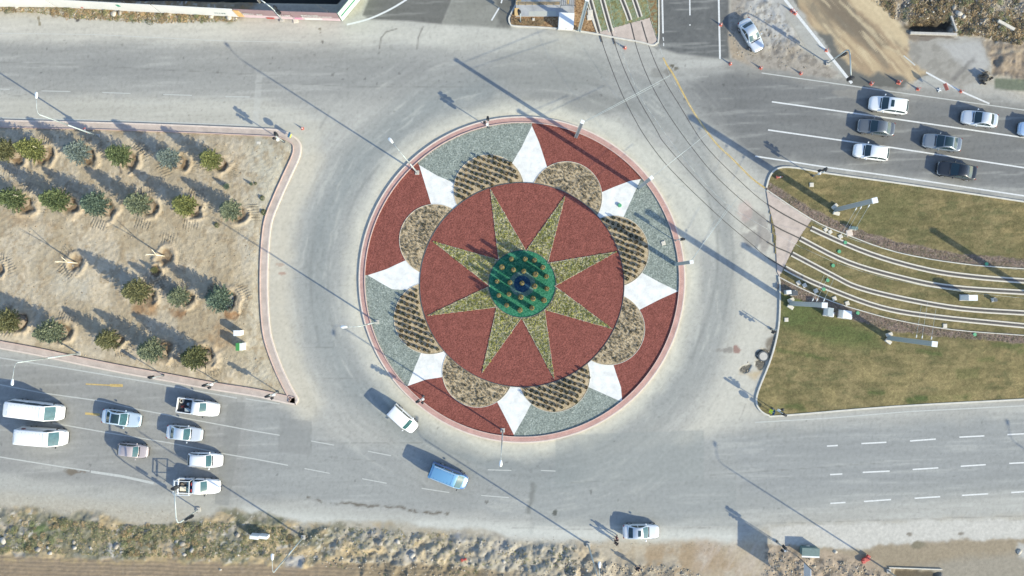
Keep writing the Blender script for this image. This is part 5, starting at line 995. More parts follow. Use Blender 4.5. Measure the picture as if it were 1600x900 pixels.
o = MB().box((0, 0, .12), (2.2, .35, .24), -.5).build('concrete_beam', M['concw'], bevel=.02); o.location = P(1569, 41, .25); tag(o, 'pale concrete beam lying in the scrub at the upper right', 'beam')
o = MB().box((0, 0, 0), (6.4, .12, .6), -.035).build('culvert_edge', M['concw'], bevel=.01); o.location = P(1430, 888, -.15); tag(o, 'thin pale concrete edge of the pit at the bottom right', 'wall')
t = empty('culvert', P(1455, 50, -.35), 0, 'grey concrete culvert head at the edge of the brush painted dark with shade, upper right', 'culvert'); MB().box((.2, -.25, .15), (5.6, .3, .9), -.03).build('head_wall', M['conc'], t, bevel=.02); MB().box((2.55, .9, .2), (.2, 2.0, 1.1), .35).build('wing_wall', M['conc'], t, bevel=.02)
o = MB().tube((0, 0, 0), (0, 0, .5), .75, .45, 14).build('rubble_heap', M['rubber']); bpy.data.objects.remove(o)
t = empty('tree_stump', P(1538, 122, 0), 0, 'grey gnarled stump with a wide shadow beside the grey spill', 'stump')
v, f = tpl_rock(91); o = raw_mesh('stump', v*np.array([.55, .5, .8]), f, np.tile(C(132, 126, 116), (len(v), 1)), M['rock'], t); v, f = tpl_bush(50, 3, .3); raw_mesh('roots', v*np.array([.8, .8, .9]), f, np.tile(C(150, 140, 126), (len(v), 1)), M['leaf'], t)

# ------------------------------------------------------------------ hoarding at the top, billboard at the bottom, station platform
mwhite = mat_plain('printed_white_panel', C(240, 240, 238), .6, var=.05, scale=.6); mmauve = mat_plain('printed_mauve_panel', C(168, 142, 146), .6, var=.08, scale=.8); mpink = mat_plain('printed_pink_band', C(232, 206, 212), .6, var=.08, scale=1.5); mora = mat_plain('printed_orange', C(240, 196, 130), .6); mgrn = mat_plain('printed_green', C(206, 232, 214), .6, var=.06, scale=1.0); mgl = mat_plain('green_mark', C(60, 160, 130), .6); mdbl = mat_plain('blue_lettering', C(90, 100, 150), .6); mrdl = mat_plain('red_lettering', C(190, 90, 110), .6)
H_ = 2.6
t = empty('hoarding', P(300, 20), 0, 'long printed hoarding along the top left, white then mauve with white lettering', 'hoarding'); ho = Vector(t.location)
def panel(t, a, b, z0, z1, name, m, th=.06, push=0.0):
    A = Vector(P(*a)); B = Vector(P(*b)); d = (B-A); L_ = d.length; d.normalize(); n = Vector((d.y, -d.x, 0)); c = (A+B)/2+n*push-Vector(t.location); return MB().box((c.x, c.y, (z0+z1)/2), (L_, th, z1-z0), math.atan2(d.y, d.x)).build(name, m, t)
hb = lambda x: 2.0+(x-85)*.0535+9
for a, b in ((-300, 88), (90, 250), (252, 374)): panel(t, (a, hb(a) if a > 0 else 8), (b, hb(b)), .05, H_, 'panel', mwhite)
panel(t, (376, hb(376)), (460, hb(450)-.5), .05, H_, 'panel', mmauve); panel(t, (461, hb(450)-.4), (533, hb(480)+.5), .05, H_, 'panel', mmauve)
panel(t, (376, hb(376)), (460, hb(450)-.5), .1, .95, 'printed_band', mpink, .02, .05); panel(t, (461, hb(450)-.4), (533, hb(480)+.5), .1, .9, 'printed_band', mpink, .02, .05); panel(t, (374, hb(374)), (384, hb(384)), .3, 2.4, 'printed_mark', mora, .02, .07)
panel(t, (418, hb(418)), (430, hb(430)), .1, .5, 'printed_mark', M['red'], .02, .075); panel(t, (463, hb(452)), (474, hb(455)), .35, .85, 'printed_mark', mat_plain('magenta_print', C(236, 160, 190), .6), .02, .075); panel(t, (478, hb(456)), (505, hb(466)), .2, .8, 'printed_mark', mwhite, .02, .075); panel(t, (194, hb(194)), (199, hb(199)), 1.5, 2.1, 'printed_mark', mgl, .02, .05); panel(t, (130, hb(130)), (133, hb(133)), .3, .6, 'printed_mark', M['red'], .02, .05)
panel(t, (535, hb(480)+1), (578, -18), .05, H_, 'panel', mgrn); panel(t, (537, hb(480)), (578, -17), 1.4, 1.55, 'printed_mark', mgl, .02, .05)
def lettering(t, a, b, z0, z1, n, seed, m, push=.08, w=.42):
    """small upright strokes standing for print too small to read in the photograph"""
    r = np.random.default_rng(seed); A = Vector(P(*a)); B = Vector(P(*b)); d = B-A; L_ = d.length; d.normalize(); nn = Vector((d.y, -d.x, 0)); mb = MB(); an = math.atan2(d.y, d.x); cell = L_/n
    for i in range(n):
        if r.random() < .08: continue
        x = A+d*((i+.5)*cell)+nn*push-Vector(t.location); k = int(r.integers(0, 4)); H2 = z1-z0; s = cell*.16
        mb.box((x.x-d.x*cell*.28, x.y-d.y*cell*.28, (z0+z1)/2), (s, .012, H2), an)
        if k != 1: mb.box((x.x+d.x*cell*.2, x.y+d.y*cell*.2, (z0+z1)/2), (s, .012, H2), an)
        for zz in ((z1-.04, (z0+z1)/2), (z1-.04, z0+.04), ((z0+z1)/2,), (z1-.04, (z0+z1)/2, z0+.04))[k]: mb.box((x.x-d.x*cell*.04, x.y-d.y*cell*.04, zz), (cell*.36, .014, H2*.16), an)
    mb.build('lettering', m, t)
lettering(t, (385, hb(385)), (416, hb(416)), 1.15, 1.6, 10, 1, mwhite); lettering(t, (440, hb(440)), (459, hb(449)), 1.2, 1.65, 6, 2, mwhite); lettering(t, (476, hb(456)), (503, hb(466)), 1.5, 1.85, 12, 3, mwhite); lettering(t, (476, hb(456)), (523, hb(472)), 1.05, 1.4, 20, 4, mwhite); lettering(t, (508, hb(467)), (528, hb(475)), .25, .45, 9, 5, mwhite); lettering(t, (382, hb(382)), (387, hb(387)), 1.9, 2.1, 3, 9, mwhite); lettering(t, (340, hb(340)), (358, hb(358)), .9, 1.2, 5, 6, M['teal'], .05)
lettering(t, (545, 6), (570, -11), 1.7, 2.2, 9, 7, mgl)
rr_ = MB()
for x in list(range(90, 376, 40))+[400, 440, 480, 520]: q = P(x, hb(min(x, 470))-1.5); rr_.tube((q[0]-ho.x, q[1]-ho.y+.1, 0), (q[0]-ho.x, q[1]-ho.y+.1, H_), .04, .04, 6)
rr_.build('support_posts', M['steeld'], t)
t = empty('billboard', P(1246, 869, 0), 0, 'pale billboard with blue and red lettering at the bottom edge, on two posts', 'billboard')
MB().box((0, -1.65, 3.12), (.08, 3.3, 2.05)).build('panel', mat_plain('billboard_face', C(214, 222, 232), .5, var=.05), t); MB().tube((0, .0, 0), (0, 0, 5.0), .05, .05, 8).build('post', M['steeld'], t); MB().tube((0, -3.3, 0), (0, -3.3, 4.2), .05, .05, 8).build('post', M['steeld'], t)
bx_ = P(1246, 869)[0]
for z0, z1, m, n, sd in ((2.45, 3.05, mdbl, 9, 11), (3.2, 3.75, mrdl, 10, 12)): lettering(t, (1246, 871), (1246, 908), z0, z1, n, sd, m, -.05)
# platform
t = empty('tram_platform', P(848, 10, 0), 0, 'grey and yellow tram platform with dark railings on the top island', 'platform'); to = Vector(t.location)
def fl(px0, py0, px1, py1, z, name, m, h=.02):
    a = P(px0, py0); b = P(px1, py1); return MB().box(((a[0]+b[0])/2-to.x, (a[1]+b[1])/2-to.y, z-h/2), (abs(b[0]-a[0]), abs(b[1]-a[1]), h)).build(name, m, t)
myel = mat_plain('yellow_tactile', C(236, 200, 140), .8, var=.08); mgry = mat_bricks('platform_slabs', C(200, 202, 204), C(190, 192, 196), C(176, 178, 182), 2.5); mrub = mat_plain('ramp_surface', C(206, 208, 200), .85, var=.06)
fl(806, -60, 897, 26.5, .32, 'slab', mgry, .34); fl(806, 4, 874, 9, .328, 'tactile_strip', myel); fl(807, -60, 814, 3.5, .328, 'tactile_strip', myel); fl(885, -60, 889, 8, .328, 'tactile_strip', myel); fl(804, 14, 811, 26, .328, 'tactile_strip', myel)
fl(826, 19, 869, 26, .33, 'ramp', mrub)
rl_ = MB()
for x in range(810, 876, 11): q = P(x, 9.5); rl_.tube((q[0]-to.x, q[1]-to.y, .3), (q[0]-to.x, q[1]-to.y, 1.4), .025, .025, 6)
for zz in (.6, .85, 1.1, 1.4): a = P(808, 9.5); b = P(875, 9.5); rl_.tube((a[0]-to.x, a[1]-to.y, zz), (b[0]-to.x, b[1]-to.y, zz), .03, .03, 6)
rl_.build('railing', M['steeld'], t); r2 = MB()
for k, x in enumerate(range(876, 898, 3)):
    a = P(x, -40); b = P(x+1, 15); r2.box(((a[0]+b[0])/2-to.x, (a[1]+b[1])/2-to.y, 1.35), (.06, abs(b[1]-a[1]), .05), -.02)
for py in (14.5, -2, -20): a = P(875, py); b = P(898, py); r2.box(((a[0]+b[0])/2-to.x, a[1]-to.y, 1.32), (b[0]-a[0], .06, .04)); r2.tube((a[0]-to.x, a[1]-to.y, .3), (a[0]-to.x, a[1]-to.y, 1.32), .03, .03, 6); r2.tube((b[0]-to.x, a[1]-to.y, .3), (b[0]-to.x, a[1]-to.y, 1.32), .03, .03, 6)
r2.build('slatted_canopy', M['steeld'], t)
rf = MB().box((P(800, 0)[0]-P(848, 0)[0]+3.8, 3.2, 3.0), (1.2, 2.2, .1)); rf.build('shelter_roof', M['lampw'], t) if False else None
# ------------------------------------------------------------------ vehicles
def paint(name, rgb, metal=0.0, rough=.32): return mat_plain('paint_'+name, rgb, rough, metal, .02, 1.5, coat=.8)
PT = {'white': paint('white', (.76, .77, .78)), 'silver': paint('silver', (.60, .64, .68), .35), 'pale_blue': paint('pale_blue', (.52, .62, .70), .3), 'grey': paint('grey', (.15, .165, .18), .4), 'midgrey': paint('midgrey', (.22, .25, .28), .4),
      'black': paint('black', (.02, .024, .03), .2), 'blue': paint('blue', (.05, .13, .34), .25), 'roofblue': paint('roofblue', (.13, .30, .50), .1), 'mauve': paint('mauve', (.46, .40, .40), .3), 'light_blue': paint('light_blue', (.42, .56, .74), .3), 'rackwhite': paint('rackwhite', (.66, .70, .72))}
def lerp(a, b, t): return a+(b-a)*t
def interp(xs_, ys_, x): return float(np.interp(x, xs_, ys_))
def car(kind, colour, label, px, py, head, L, W=1.78, H=1.46, sunroof=False, roofc=None, group='cars and vans in traffic', extra=None):
    """x forward; shell lofted from stations, cabin with separate panes"""
    body = PT[colour]; hl = L/2; k = L/4.5
    cx, cy = G(px, py, H*.45); t = empty({'sedan': 'car', 'hatch': 'car', 'suv': 'car', 'van': 'van', 'pickup': 'pickup_truck', 'minivan': 'van'}[kind], (cx, cy, .008), R(head), label, {'van': 'van', 'minivan': 'van', 'pickup': 'pickup truck'}.get(kind, 'car'), group)
    if kind == 'sedan': A, B, Cc_, D = .78*k, .08*k, -1.02*k, -1.62*k; belt = .90; zn, ze = .68, .93
    elif kind in ('hatch', 'suv'): A, B, Cc_, D = .92*k, .30*k, -1.70*k, -2.10*k; belt = .95 if kind == 'hatch' else 1.02; zn, ze = .74, .98
    elif kind == 'minivan': A, B, Cc_, D = 1.15*k, .62*k, -2.12*k, -2.20*k; belt = 1.08; zn, ze = .82, 1.1
    elif kind == 'van': A, B, Cc_, D = hl-.62, hl-1.42, -hl+.12, -hl+.05; belt = 1.28; zn, ze = .95, 1.3
    else: A, B, Cc_, D = .95*k, .38*k, -.35*k, -.50*k; belt = 1.05; zn, ze = .85, 1.0
    hw = W/2
    sx = [hl, hl-.06, hl-.25, hl-.6, A+.02, B, 0, Cc_, D, -hl+.3, -hl+.08, -hl]
    sx = sorted(set(sx), reverse=True)
    def zt(x):
        if x > A: return interp([A, hl-.25, hl-.05, hl], [belt-.01, zn+.06, zn-.02, zn-.14], x)
        if kind == 'sedan': return interp([-hl, -hl+.06, -hl+.3, D, A], [ze-.2, ze-.04, ze, belt+.03, belt], x)
        return interp([-hl, -hl+.08, D, A], [belt-.2, belt-.03, belt, belt], x)
    def wd(x):
        return hw*interp([-hl, -hl+.06, -hl+.3, -hl+1.0, hl-1.1, hl-.35, hl-.1, hl], [.60 if kind not in ('van', 'minivan', 'pickup') else .93, .80 if kind not in ('van', 'minivan', 'pickup') else .97, .94, 1, 1, .93, .78, .56], x)
    prof = lambda x: [(wd(x)*.90, .22), (wd(x)*.985, .34), (wd(x), .55), (wd(x)*.985, max(.58, zt(x)-.16)), (wd(x)*.93, zt(x)-.035), (wd(x)*.80, zt(x)), (wd(x)*.40, zt(x)+.018), (0, zt(x)+.025)]
    xsn = []
    for a, b in zip(sx[:-1], sx[1:]): n = max(1, int((a-b)/.28)); xsn += [lerp(a, b, i/n) for i in range(n)]
    xsn.append(sx[-1]); m = MB(); vs = []; npf = 15
    for x in xsn:
        p = prof(x); full = p+[(-y, z) for y, z in p[::-1][1:]]; vs += [(x, y, z) for y, z in full]
    fs = []
    for i in range(len(xsn)-1):
        for j in range(npf-1): fs.append((i*npf+j, i*npf+j+1, (i+1)*npf+j+1, (i+1)*npf+j))
        fs.append((i*npf+npf-1, i*npf, (i+1)*npf, (i+1)*npf+npf-1))
    fs += [tuple(range(npf)), tuple(range((len(xsn)-1)*npf, len(xsn)*npf))[::-1]]
    if kind == 'pickup':                                    # cut the shell behind the cab
        ib = max(i for i, x in enumerate(xsn) if x >= D-.12); keep = [f for f in fs if max(f) < (ib+1)*npf]; keep.append(tuple(range(ib*npf, (ib+1)*npf))[::-1]); fs = keep; vs = vs[:(ib+1)*npf]
    m.add(vs, fs).build('body', body, t, smooth=True, subsurf=1)
    wb, wt = hw*.93, hw*(.74 if kind in ('sedan', 'hatch') else .80 if kind == 'suv' else .88 if kind == 'van' else .84)
    if kind in ('sedan', 'hatch', 'suv', 'pickup'): RX = [A, B, lerp(B, Cc_, .22), (B+Cc_)/2, lerp(B, Cc_, .75), Cc_, D]; RZ = [belt, H-.11, H-.02, H, H-.03, H-(.15 if kind == 'sedan' else .11), belt+.05]
    else: RX = [A, B, lerp(B, Cc_, .15), (B+Cc_)/2, lerp(B, Cc_, .88), Cc_, D]; RZ = [belt, H-.12, H-.02, H, H-.01, H-.07, belt+.05]
    def cab(x, u, off=0.0):
        """point on the cabin surface: u in -1..1 across the roof"""
        z = interp(RX[::-1], RZ[::-1], x); f = (z-belt)/(H-belt); w = lerp(wb*.96, wt, min(1, f*1.02)); bow = .10*(1-u*u)*(1 if x > (B+Cc_)/2 else -.7)*(1-f) if x >= B or x <= Cc_ else 0
        return (x+bow, u*w, z+.05*(1-u*u)*f+off)
    m = MB(); ns = [RX[0], lerp(RX[0], RX[1], .5)]+RX[1:6]+[lerp(RX[5], RX[6], .5), RX[6]]; us = [-1, -.9, -.5, 0, .5, .9, 1]; vs = []; fs = []; nu = len(us)+2
    for x in ns:
        row = [cab(x, u) for u in us]; row[0] = (row[0][0], row[0][1], row[0][2]-.04*(row[0][2]-belt)/(H-belt)); row[-1] = (row[-1][0], row[-1][1], row[-1][2]-.04*(row[-1][2]-belt)/(H-belt))
        vs += [(x, -wb*.97, belt-.06)]+row+[(x, wb*.97, belt-.06)]
    for i in range(len(ns)-1):
        for j in range(nu-1): fs.append((i*nu+j, (i+1)*nu+j, (i+1)*nu+j+1, i*nu+j+1))
    fs += [tuple(range(nu)), tuple(range((len(ns)-1)*nu, len(ns)*nu))[::-1]]
    cabn = m.add(vs, fs).build('cabin', PT[roofc] if roofc else body, t, smooth=True)
    sm = cabn.modifiers.new('b', 'BEVEL'); sm.width = .02; sm.segments = 2; sm.limit_method = 'ANGLE'; sm.angle_limit = R(35)
    def pane(x0, x1, u0, u1, name, mat, off=.012, nx=4, ny=6, taper=0):
        vs = []
        for i in range(nx+1):
            for j in range(ny+1):
                x = lerp(x0, x1, i/nx); u = lerp(u0, u1, j/ny)*(1-taper*i/nx); vs.append(cab(x, u, off))
        return MB().add(vs, [(i*(ny+1)+j, (i+1)*(ny+1)+j, (i+1)*(ny+1)+j+1, i*(ny+1)+j+1) for i in range(nx) for j in range(ny)]).build(name, mat, t, smooth=True)
    dk = colour in ('black', 'grey', 'midgrey')
    pane(lerp(A, B, .06), lerp(A, B, .93), -.90, .90, 'windscreen', M['glasst'] if extra != 'darkglass' else M['glass'], .016)
    if kind in ('sedan', 'hatch', 'suv', 'pickup'): pane(lerp(Cc_, D, .10), lerp(Cc_, D, .85), -.84, .84, 'rear_window', M['glass'], .016)
    elif kind in ('van', 'minivan'): MB().box((D-.012, 0, (belt+H)/2+.05), (.02, W*.7, (H-belt)*.6)).build('rear_window', M['glass'], t)
    for s in (-1, 1):                                       # side windows follow the leaning side of the cabin
        segs = [(lerp(A, B, .55), (B+Cc_)/2+.05), ((B+Cc_)/2-.05, lerp(Cc_, D, .35))] if kind not in ('van', 'pickup') else ([(B+.25, B-.65)] if kind == 'van' and extra != 'windows' else [(lerp(A, B, .6), Cc_+.05)] if kind == 'pickup' else [(B+.25, B-.65), (B-.8, lerp(B, Cc_, .55)), (lerp(B, Cc_, .58), Cc_+.2)])
        for x0, x1 in segs:
            vs = []
            for i in range(5):
                x = lerp(x0, x1, i/4); z1 = interp(RX[::-1], RZ[::-1], x)-.09; f = (z1-belt)/(H-belt); w1 = lerp(wb*.96, wt, min(1, max(0, f)*1.02)); w0 = wb*.97
                vs += [(x, s*(w0+.010), belt+.02), (x, s*(lerp(w0, w1, .97)+.014), max(belt+.03, z1))]
            MB().add(vs, [(2*i, 2*i+1, 2*i+3, 2*i+2) for i in range(4)]).build('side_window', M['glass'], t)
    if sunroof == 'pano': pane(B-.03, Cc_+.12, -.80, .80, 'glass_roof', M['glass'], .014, 6, 6)
    elif sunroof: pane(B-.18, B-.55, -.55, .55, 'sunroof', M['glass'], .014, 3, 3)
    wr = .33 if kind not in ('van', 'pickup') else .36
    for sxn in (hl-.85*k if kind != 'van' else hl-1.0, -hl+.85*k if kind != 'van' else -hl+1.2):
        for s in (-1, 1):
            w = MB().tube((sxn, s*(hw-.20), wr), (sxn, s*(hw+.012), wr), wr, wr, 20).build('wheel', M['rubber'], t, bevel=.03); MB().tube((sxn, s*(hw+.005), wr), (sxn, s*(hw+.022), wr), wr*.62, wr*.58, 16).build('rim', M['rim'], w)
    for s in (-1, 1):
        zz = zt(hl-.2)-.10; MB().add([(hl-.02, s*wd(hl)*.75, zz-.06), (hl-.10, s*wd(hl-.1)*.985, zz-.04), (hl-.42, s*wd(hl-.42)*.995, zz+.05), (hl-.05, s*wd(hl)*.7, zz+.05), (hl-.14, s*wd(hl-.14)*.97, zz+.085), (hl-.40, s*wd(hl-.4)*.97, zz+.14)], [(0, 1, 4, 3), (1, 2, 5, 4)]).build('headlight', M['lens'], t)
        if kind != 'pickup': MB().box((-hl+.12, s*hw*.80, zt(-hl+.1)-.12), (.12, .20, .14), s*-.5).build('tail_light', M['tail'], t, bevel=.03)
        else: MB().box((-hl+.01, s*hw*.9, .85), (.04, .12, .3)).build('tail_light', M['tail'], t)
        mx = lerp(A, B, .35); mz = belt+.10; MB().box((mx, s*(hw+.10), mz), (.12, .20, .15), s*.15).build('wing_mirror', body if kind not in ('van', 'pickup') else M['black'], t, bevel=.03)
    MB().box((hl-.03, 0, .33), (.14, W*.62, .16)).build('grille', M['black'], t, bevel=.03)
    if kind in ('sedan', 'hatch', 'suv'):
        MB().box((lerp(A, .0, -.03)+.10, 0, zt(A+.05)+.012), (.14, W*.66, .02)).build('wiper_cowl', M['black'], t)
    if kind == 'van':
        for i in range(int((B-Cc_)/.42)):
            MB().box((B-.45-i*.42, 0, H+.012), (.045, wt*1.55, .02)).build('roof_rib', M['steel'] if colour == 'white' else body, t, bevel=.006)
    if kind == 'pickup':
        x0, x1 = D-.10, -hl; cxm = (x0+x1)/2; ln = x0-x1
        MB().box((cxm, 0, .62), (ln, W*.94, .06)).build('bed_floor', M['black'], t); b = MB()
        for s in (-1, 1): b.box((cxm, s*(hw-.05), .72), (ln, .10, .60))
        b.box((x1+.04, 0, .74), (.08, W*.98, .56)); b.box((x0-.03, 0, .76), (.06, W*.9, .5)); b.build('bed_sides', body, t, bevel=.015)
        MB().box((cxm, 0, .42), (ln, W*.5, .2)).build('chassis', M['black'], t)
        r = np.random.default_rng(int(px)); 
    return t
cc = []
car('suv', 'white', 'white estate-bodied car with a sunroof, nearest the cones on the upper right highway', 1388.5, 164, 172, 4.6, 1.85, 1.6, True, extra='darkglass')
car('sedan', 'grey', 'dark grey saloon between the white estate and the white hatchback on the highway', 1369, 199, 172.5, 4.4, 1.78, 1.45, extra='darkglass')
car('hatch', 'white', 'white hatchback in the lower lane, left group on the upper right highway', 1361, 237.5, 172, 4.2, 1.78, 1.46, extra='darkglass')
car('sedan', 'silver', 'silver saloon in the top lane to the right of the white estate', 1530.5, 185.5, 172, 4.3, 1.76, 1.46, extra='darkglass')
car('sedan', 'midgrey', 'mid grey saloon with dark glass roof in the centre lane of the upper right highway', 1472, 222.5, 172, 4.6, 1.82, 1.44, 'pano', extra='darkglass')
car('sedan', 'black', 'black saloon in the bottom lane by the lawn kerb', 1495, 266.5, 171, 4.7, 1.84, 1.44, extra='darkglass')
car('hatch', 'light_blue', 'pale blue car cut off by the right edge of the photo', 1619, 203.5, 172, 4.2, 1.76, 1.48)
car('sedan', 'silver', 'silver saloon parked at an angle on the rubble patch at the top', 1174, 55, -60.5, 4.15, 1.72, 1.44, group='parked cars')
car('sedan', 'silver', 'silver-white saloon with a sunroof parked beside two people at the bottom edge', 1001.5, 830.5, 0, 4.4, 1.76, 1.46, True, group='parked cars')
car('sedan', 'pale_blue', 'pale blue saloon with a large dark glass roof on the lower left road', 190, 653.5, -8.5, 4.65, 1.84, 1.46, 'pano')
car('hatch', 'mauve', 'small mauve-beige hatchback on the lower left road', 208, 703.8, -6.5, 3.6, 1.62, 1.46)
car('sedan', 'silver', 'white-silver saloon between the two pickups on the lower left road', 288.5, 677, -6.5, 4.3, 1.76, 1.45)
w1 = car('suv', 'white', 'white estate car just above the pickup with the rack', 321, 718.5, -2.5, 4.1, 1.74, 1.5)
for s in (-1, 1): MB().path([(.25, s*.62, 1.47), (.15, s*.62, 1.56), (-1.35, s*.62, 1.56), (-1.45, s*.62, 1.47)], .02, 6).build('roof_rail', M['steeld'], w1)
car('van', 'white', 'white minibus at the left edge in the upper lane, cut off by the frame', 56, 641.5, -7.0, 6.2, 2.0, 2.5, extra='windows')
wv = car('van', 'white', 'white panel van, lower of the two white vans at the left edge', 66, 682.5, -4.8, 5.5, 2.0, 2.45)
car('minivan', 'white', 'small white van driving round the lower left of the roundabout', 630, 655, -42, 3.85, 1.70, 1.84, group='cars and vans in traffic')
bv = car('van', 'blue', 'blue van with a ribbed light blue roof below the roundabout', 701, 744, -22, 4.75, 1.88, 1.95, roofc='roofblue', extra='windows')
for s in (-1, 1): MB().path([(1.1, s*.74, 1.93), (1.0, s*.74, 2.0), (-1.9, s*.74, 2.0), (-2.0, s*.74, 1.93)], .022, 6).build('roof_rail', PT['rackwhite'], bv)
M_b = MB().tube((-1.75, .90, 1.9), (-1.75, 1.03, 1.9), .22, .22, 20).build('round_badge', M['tail'], wv); M_b.location = (-.1, -.06, -.1)
p1 = car('pickup', 'white', 'white pickup with a loaded open bed in the lane next to the soil island', 309.5, 636.5, -8, 5.0, 1.80, 1.72)
p2 = car('pickup', 'white', 'white pickup with a high rack over its bed under the cantilever signal', 311, 759.5, -2, 5.0, 1.80, 1.72)
def load(p, items, name):
    o = []
    M_ = p.matrix_world if False else Matrix.Translation(p.location) @ Matrix.Rotation(p.rotation_euler.z, 4, 'Z')
    for nm, lab, cat, mb, mat, kw in items:
        x = mb.build(nm, mat, bevel=.02); x.matrix_world = M_; tag(x, lab, cat)
load(p1, [('rope_coil', 'coil of pale rope in the back corner of the pickup next to the soil island', 'rope', MB().path([(-2.05+.26*math.cos(q), .5+.26*math.sin(q), .74) for q in np.linspace(0, 6.28, 17)], .05, 6).path([(-2.05+.18*math.cos(q), .5+.18*math.sin(q), .82) for q in np.linspace(0, 6.28, 17)], .045, 6), M['concw'], 0),
          ('bucket', 'grey bucket in the bed of the pickup next to the soil island', 'bucket', MB().tube((-1.15, .25, .66), (-1.15, .25, .95), .14, .18, 14), M['steel'], 0), ('bag', 'grey sack lying in the bed of the pickup next to the soil island', 'sack', MB().box((-1.15, -.45, .74), (.75, .45, .2), .15), M['steel'], 0),
          ('crate', 'dark crate in the bed of the pickup next to the soil island', 'crate', MB().box((-.85, .1, .80), (.4, .8, .3)), M['steeld'], 0), ('tool_bundle', 'red and brown tools in the back corner of the pickup next to the soil island', 'tools', MB().tube((-2.1, -.1, .72), (-1.5, -.3, .76), .03, .03, 6).tube((-2.0, -.3, .72), (-1.6, .1, .78), .03, .03, 6), M['tail'], 0)], 'p1')
load(p2, [('crate', 'pale wooden crate at the back of the pickup with the rack', 'crate', MB().box((-1.85, -.35, .84), (.7, .5, .38)), M['woodp'], 0), ('crate', 'dark green crates in the middle of the pickup with the rack', 'crate', MB().box((-1.25, -.35, .82), (.35, .75, .34)).box((-1.25, .35, .80), (.35, .5, .3)), M['teal'], 0),
          ('water_bottle', 'blue water bottles against the cab of the pickup with the rack', 'bottles', MB().tube((-.95, .1, .66), (-.95, .1, 1.05), .14, .14, 12).tube((-.95, -.25, .66), (-.95, -.25, 1.05), .14, .14, 12).tube((-.8, -.5, .66), (-.8, -.5, 1.0), .13, .13, 12), M['bluetone'], 0), ('board', 'brown board leaning in the bed of the pickup with the rack', 'board', MB().box((-1.85, .2, .75), (.7, .35, .1), .6), M['wood'], 0)], 'p2')
rk = MB(); q = .045
for s in (-1, 1):
    for x in (-2.4, -.68): rk.tube((x, s*.82, 1.0), (x, s*.82, 2.0), q, q, 8)
    rk.tube((-2.45, s*.82, 2.0), (-.62, s*.82, 2.0), q, q, 8)
for x in (-2.4, -1.95, -.68): rk.tube((x, -.82, 2.0), (x, .82, 2.0), q, q, 8)
rk.tube((-2.75, -.82, 1.5), (-2.75, .82, 1.5), q, q, 8).tube((-2.75, .82, 1.5), (-2.4, .82, 1.9), q, q, 8).tube((-2.75, -.82, 1.5), (-2.4, -.82, 1.9), q, q, 8)
rk.build('rack', PT['rackwhite'], p2, smooth=False); MB().box((-.6, .4, 1.5), (.10, .35, .16)).box((-.6, -.35, 1.5), (.10, .35, .16)).build('warning_lamps', M['red'], p2, bevel=.02)

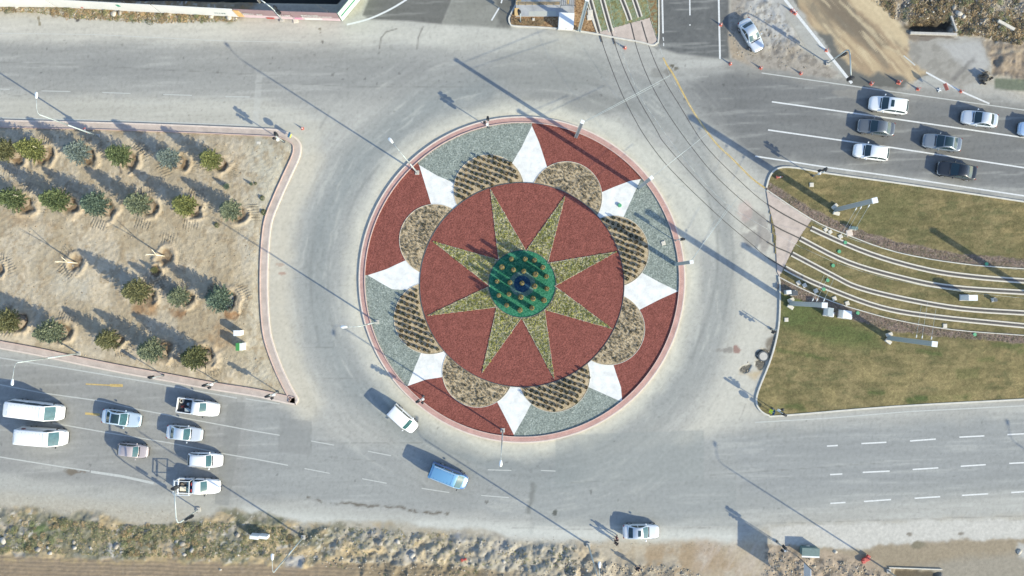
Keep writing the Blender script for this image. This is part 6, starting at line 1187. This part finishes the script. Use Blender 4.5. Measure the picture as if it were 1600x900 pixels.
# ------------------------------------------------------------------ people
def skinned(name, verts, edges, radii, mat, parent, root=0):
    me = bpy.data.meshes.new(name); me.from_pydata(verts, edges, []); o = bpy.data.objects.new(name, me); link(o, parent); me.materials.append(mat)
    m = o.modifiers.new('skin', 'SKIN'); m.use_smooth_shade = True
    for i, r in enumerate(radii): me.skin_vertices[0].data[i].radius = (r, r)
    me.skin_vertices[0].data[root].use_root = True; s = o.modifiers.new('sub', 'SUBSURF'); s.levels = 1; s.render_levels = 2; return o
skin_m = mat_plain('skin', (.42, .26, .19), .6); hair_m = mat_plain('dark_hair', (.03, .022, .018), .7)
def person(px, py, rz, label, top_m, leg_m, arms=.35, stride=.16):
    t = empty('person', P(px, py, float(max(0, zat(np.array(px), np.array(py))))), rz, label, 'person', 'people beside the parked saloon')
    s = stride; J = [(0, 0, .95), (0, 0, 1.15), (0, 0, 1.40), (.01, 0, 1.50), (.02, 0, 1.60), (.03, 0, 1.70), (0, .17, 1.40), (.06, .26, 1.14), (.12+arms*.3, .25, .90), (0, -.17, 1.40), (-.03, -.26, 1.14), (.05+arms*.2, -.26, .90), (0, .09, .90), (s*.6, .10, .50), (s*.4, .10, .08), (s*.4+.16, .11, .03), (0, -.09, .90), (-s*.3, -.10, .50), (-s, -.10, .08), (-s+.15, -.11, .03)]
    E = [(0, 1), (1, 2), (2, 3), (3, 4), (4, 5), (2, 6), (6, 7), (7, 8), (2, 9), (9, 10), (10, 11), (0, 12), (12, 13), (13, 14), (14, 15), (0, 16), (16, 17), (17, 18), (18, 19)]
    r = [.13, .13, .14, .055, .09, .07, .065, .048, .036, .065, .048, .036, .085, .06, .042, .035, .085, .06, .042, .035]
    skinned('body', J, E, r, skin_m, t)
    ti = [0, 1, 2, 6, 7, 9, 10]; mp = {v: i for i, v in enumerate(ti)}; J2 = [J[i] for i in ti]; J2[4] = tuple(lerp(J[7][k], J[8][k], .8) for k in range(3)); J2[6] = tuple(lerp(J[10][k], J[11][k], .8) for k in range(3))
    skinned('jacket', J2, [(mp[a], mp[b]) for a, b in ((0, 1), (1, 2), (2, 6), (6, 7), (2, 9), (9, 10))], [.165, .165, .175, .085, .06, .085, .06], top_m, t)
    skinned('trousers', [J[0], J[12], J[13], J[14], J[16], J[17], J[18]], [(0, 1), (1, 2), (2, 3), (0, 4), (4, 5), (5, 6)], [.15, .10, .075, .06, .10, .075, .06], leg_m, t)
    v, f = [], []; bm = bmesh.new(); bmesh.ops.create_icosphere(bm, subdivisions=2, radius=.115); [setattr(q, 'co', Vector((q.co.x*1.05, q.co.y*.9, q.co.z*.9))) for q in bm.verts]; bmesh.ops.delete(bm, geom=[q for q in bm.verts if q.co.z < -.03 and q.co.x > -.02], context='VERTS'); me = bpy.data.meshes.new('hair'); bm.to_mesh(me); bm.free(); me.materials.append(hair_m); o = bpy.data.objects.new('hair', me); link(o, t); o.location = (.015, 0, 1.67)
    for s_, j in ((1, J[8]), (-1, J[11])):
        for k in range(5):
            a = (-.028+.014*k); MB().tube((j[0]+.01, j[1]+a, j[2]-.02), (j[0]+.03, j[1]+a*1.2, j[2]-.10+(.02 if k in (0, 4) else 0)), .010, .008, 5).build('finger', skin_m, t)
maroon = mat_plain('maroon_cloth', (.10, .018, .03), .85); darkc = mat_plain('dark_cloth', (.02, .02, .026), .85); bluec = mat_plain('navy_cloth', (.03, .04, .08), .85)
person(962.5, 837, R(190), 'person in a maroon top, nearer the parked saloon', maroon, darkc, .5); person(960.5, 844.5, R(60), 'person in dark clothes with a light patch, standing below the one in maroon', darkc, darkc, .8); person(994.5, 884, R(120), 'person in black standing alone in the rubble at the bottom', darkc, bluec, .3, .2)
